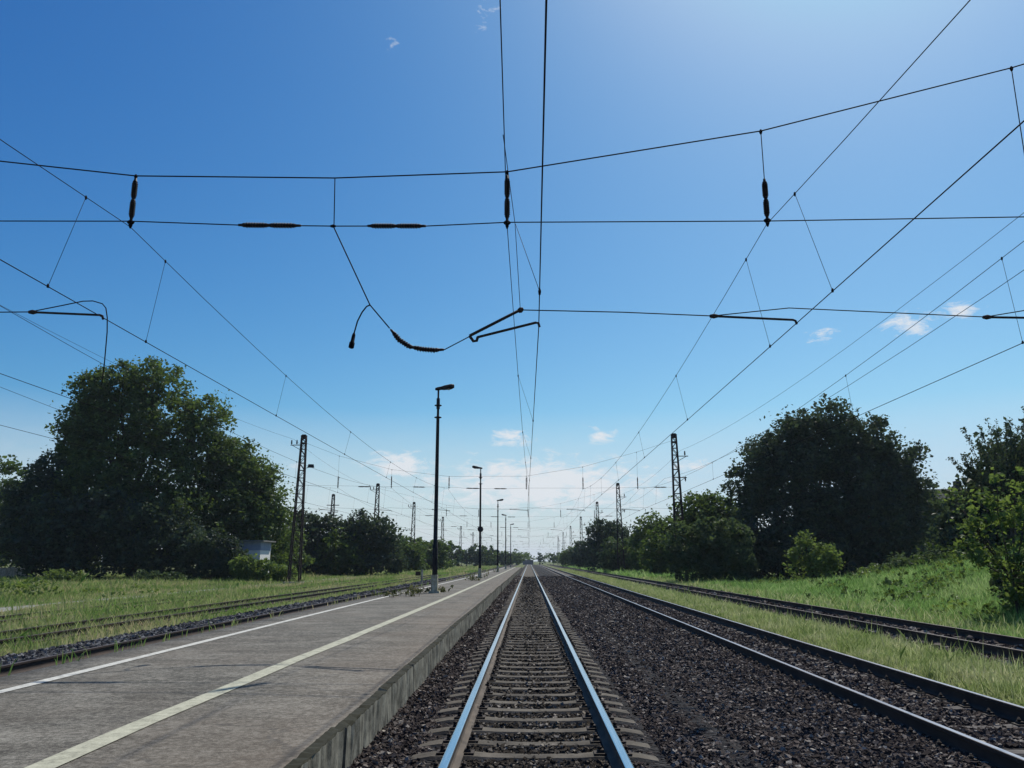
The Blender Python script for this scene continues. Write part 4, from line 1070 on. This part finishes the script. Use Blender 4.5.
weed(-5.05, 36.6, .32, 16, 'dark low weed clump just left of the tallest-looking lamp post')
weed(-4.6, 33.4, .42, 6, 'thin weed stalks on the platform before the tallest-looking lamp post')
weed(-5.5, 32.8, .36, 5, 'sparse weed stalks nearer the white line, before the tallest-looking lamp post')
weed(-4.2, 60.5, .55, 14, 'weed clump at the foot of the lamp post with the loudspeaker')
weed(-3.6, 66, .9, 5, 'tall weed stalks right of the loudspeaker lamp post')
weed(-5.25, 33.9, .30, 6, 'short weed stalks between the thin stalks and the dark clump by the nearest lamp post')
weed(-5.9, 33.6, .26, 6, 'weed tuft growing right beside the white line before the tallest-looking lamp post')
weed(-4.0, 38.0, .30, 8, 'small weed tuft behind the right foot of the tallest-looking lamp post')
weed(-3.9, 59.0, .35, 8, 'low weed tuft on the platform just before the loudspeaker lamp post')
weed(-4.4, 104, .7, 9, 'weed clump at the foot of the third platform lamp post')

post = empty('marker_post', (-6.25, 47.5, Z_PL + .004)); tag(post, 'short pale post with a small dark plate at the left platform edge', 'post')
mb = MB(); mb.box((0, 0, .46), (.10, .10, .92)); mb.build('shaft', M['conc'], post)
mb = MB(); mb.box((-.22, -.065, .70), (.30, .03, .24)); mb.build('plate', M['rail_side_dark'], post)
# ------------------------------------------------------------------ air
HAZE = 0.00014
mb = MB(); mb.box((0, 1850, 22), (5400, 4700, 48)); hz_ = mb.mesh('haze', [])
hm, t, out = new_mat('haze_air')
pv_ = t.node('ShaderNodeVolumePrincipled', {'Color': (.74, .87, 1.0, 1), 'Density': HAZE, 'Anisotropy': .25})
t.l.new(pv_.outputs[0], out.inputs['Volume'])
hz_.materials.append(hm); ho = link('haze', hz_); tag(ho, kind='stuff')
# ------------------------------------------------------------------ world, sun, camera
SUN_EL, SUN_AZ = 54.2, 27.9          # azimuth from +Y (along the tracks) towards +X
w = bpy.data.worlds.new('World'); sc.world = w; w.use_nodes = True
t = NT(w.node_tree); t.n.clear()
out = t.node('ShaderNodeOutputWorld')
sky = t.node('ShaderNodeTexSky', sky_type='NISHITA', sun_disc=False, sun_elevation=R(SUN_EL), sun_rotation=R(SUN_AZ), altitude=100, air_density=1.0, dust_density=1.0, ozone_density=4.0)
sp = t.node('ShaderNodeSeparateColor', {0: sky.outputs[0]})
chan = []
for i_, (g_, k_) in enumerate(((2.10, 1.93), (1.50, 1.38), (1.0, 1.06))):     # film contrast of a deep blue summer sky
    v_ = t.math('MULTIPLY', t.math('POWER', t.math('MULTIPLY', sp.outputs[i_], .1), g_), k_ * 10)
    chan.append(t.math('SMOOTH_MIN', v_, (3.7, 6.7, 9.0)[i_], (1.6, 1.6, 1.2)[i_]))
skyc = t.node('ShaderNodeCombineColor', {0: chan[0], 1: chan[1], 2: chan[2]}).outputs[0]
gen = t.node('ShaderNodeTexCoord').outputs['Generated']
sx = t.node('ShaderNodeSeparateXYZ', {0: gen})
az = t.math('MULTIPLY', t.math('ARCTAN2', sx.outputs[0], sx.outputs[1]), 57.2958)
el = t.math('MULTIPLY', t.math('ARCSINE', sx.outputs[2]), 57.2958)
pv = t.node('ShaderNodeCombineXYZ', {0: az, 1: el, 2: 0.0}).outputs[0]
nz = t.noise(t.mapping(pv, (.62, 1.5, 1)), 1.0, 9, .68, .5)
def blob(a0, e0, ra, re, amp):
    da = t.math('DIVIDE', t.math('SUBTRACT', az, a0), ra); de = t.math('DIVIDE', t.math('SUBTRACT', el, e0), re)
    d = t.math('SQRT', t.math('ADD', t.math('MULTIPLY', da, da), t.math('MULTIPLY', de, de)))
    return t.math('MULTIPLY', t.math('SUBTRACT', 1.0, d, clamp=True), amp)
CLOUDS = [(-9.1, 6.6, 5.0, 1.9, 1.2), (-1.2, 8.6, 3.2, 1.6, .95), (5.2, 8.8, 2.6, 1.3, .95), (20.7, 15.0, 2.0, 1.4, .95), (26.2, 15.0, 3.2, 1.6, 1.0), (29.2, 15.5, 2.4, 1.2, 1.0), (-3.3, 37.4, 2.4, 3.2, .62), (-11.0, 35.5, 3.4, 2.6, .46), (-18, 5.2, 5, 1.0, .5), (1.0, 5.3, 15.0, 3.6, 1.3), (11.5, 6.6, 3.5, 1.5, .8), (-6, 4.6, 7, 1.8, .7), (18.0, 6.4, 4, 1.2, .6), (-16.5, 6.3, 4, 1.5, .7), (12.5, 6.6, 3, 1.0, .5), (-4.5, 3.6, 6, 1.5, .4), (-36.0, 8.5, 3, .8, .4)]
tot = None
for c in CLOUDS:
    b_ = blob(*c); tot = b_ if tot is None else t.math('MAXIMUM', tot, b_)
m1 = t.math('MULTIPLY', t.math('SUBTRACT', nz, t.math('MULTIPLY_ADD', tot, -.50, .78)), 4.5, clamp=True)
m1 = t.math('MULTIPLY', m1, t.math('MULTIPLY', tot, 3.0, clamp=True))
low = t.math('MULTIPLY', t.math('SUBTRACT', 1.0, t.math('DIVIDE', el, 10.5), clamp=True), 1.15)   # thin veil of far cloud near the horizon
veil = t.math('MULTIPLY', low, t.math('ADD', .55, t.math('MULTIPLY', nz, .5)), clamp=True)
colr = t.mix(veil, skyc, (7.1, 7.35, 7.8))
colr = t.mix(t.math('MULTIPLY', m1, .9, clamp=True), colr, (7.7, 8.0, 8.4))
bg = t.node('ShaderNodeBackground', {'Color': colr, 'Strength': .1})
t.l.new(bg.outputs[0], out.inputs['Surface'])

sun = bpy.data.lights.new('sun', 'SUN'); sun.energy = 4.9; sun.angle = R(.55); sun.color = (1.0, .95, .86)
so = bpy.data.objects.new('sun', sun); COL.objects.link(so)
d = Vector((math.sin(R(SUN_AZ)) * math.cos(R(SUN_EL)), math.cos(R(SUN_AZ)) * math.cos(R(SUN_EL)), math.sin(R(SUN_EL))))
so.rotation_euler = (-d).to_track_quat('-Z', 'Y').to_euler(); so.location = (40, 60, 80)

cam = bpy.data.cameras.new('camera'); cam.lens = 28.125; cam.sensor_width = 36; cam.sensor_fit = 'HORIZONTAL'; cam.clip_end = 8000; cam.clip_start = .05
co = bpy.data.objects.new('camera', cam); COL.objects.link(co)
co.location = (-.05, 0, 1.80); co.rotation_euler = (R(90) + math.atan(177 / 800), 0, R(1.19))
sc.camera = co
sc.render.resolution_x, sc.render.resolution_y = 1024, 768
sc.view_settings.view_transform = 'Standard'; sc.view_settings.look = 'None'; sc.view_settings.exposure = 0; sc.view_settings.gamma = 1; sc.view_settings.use_curve_mapping = False
sc.cycles.max_bounces = 6; sc.cycles.diffuse_bounces = 3; sc.cycles.transmission_bounces = 4; sc.cycles.transparent_max_bounces = 4
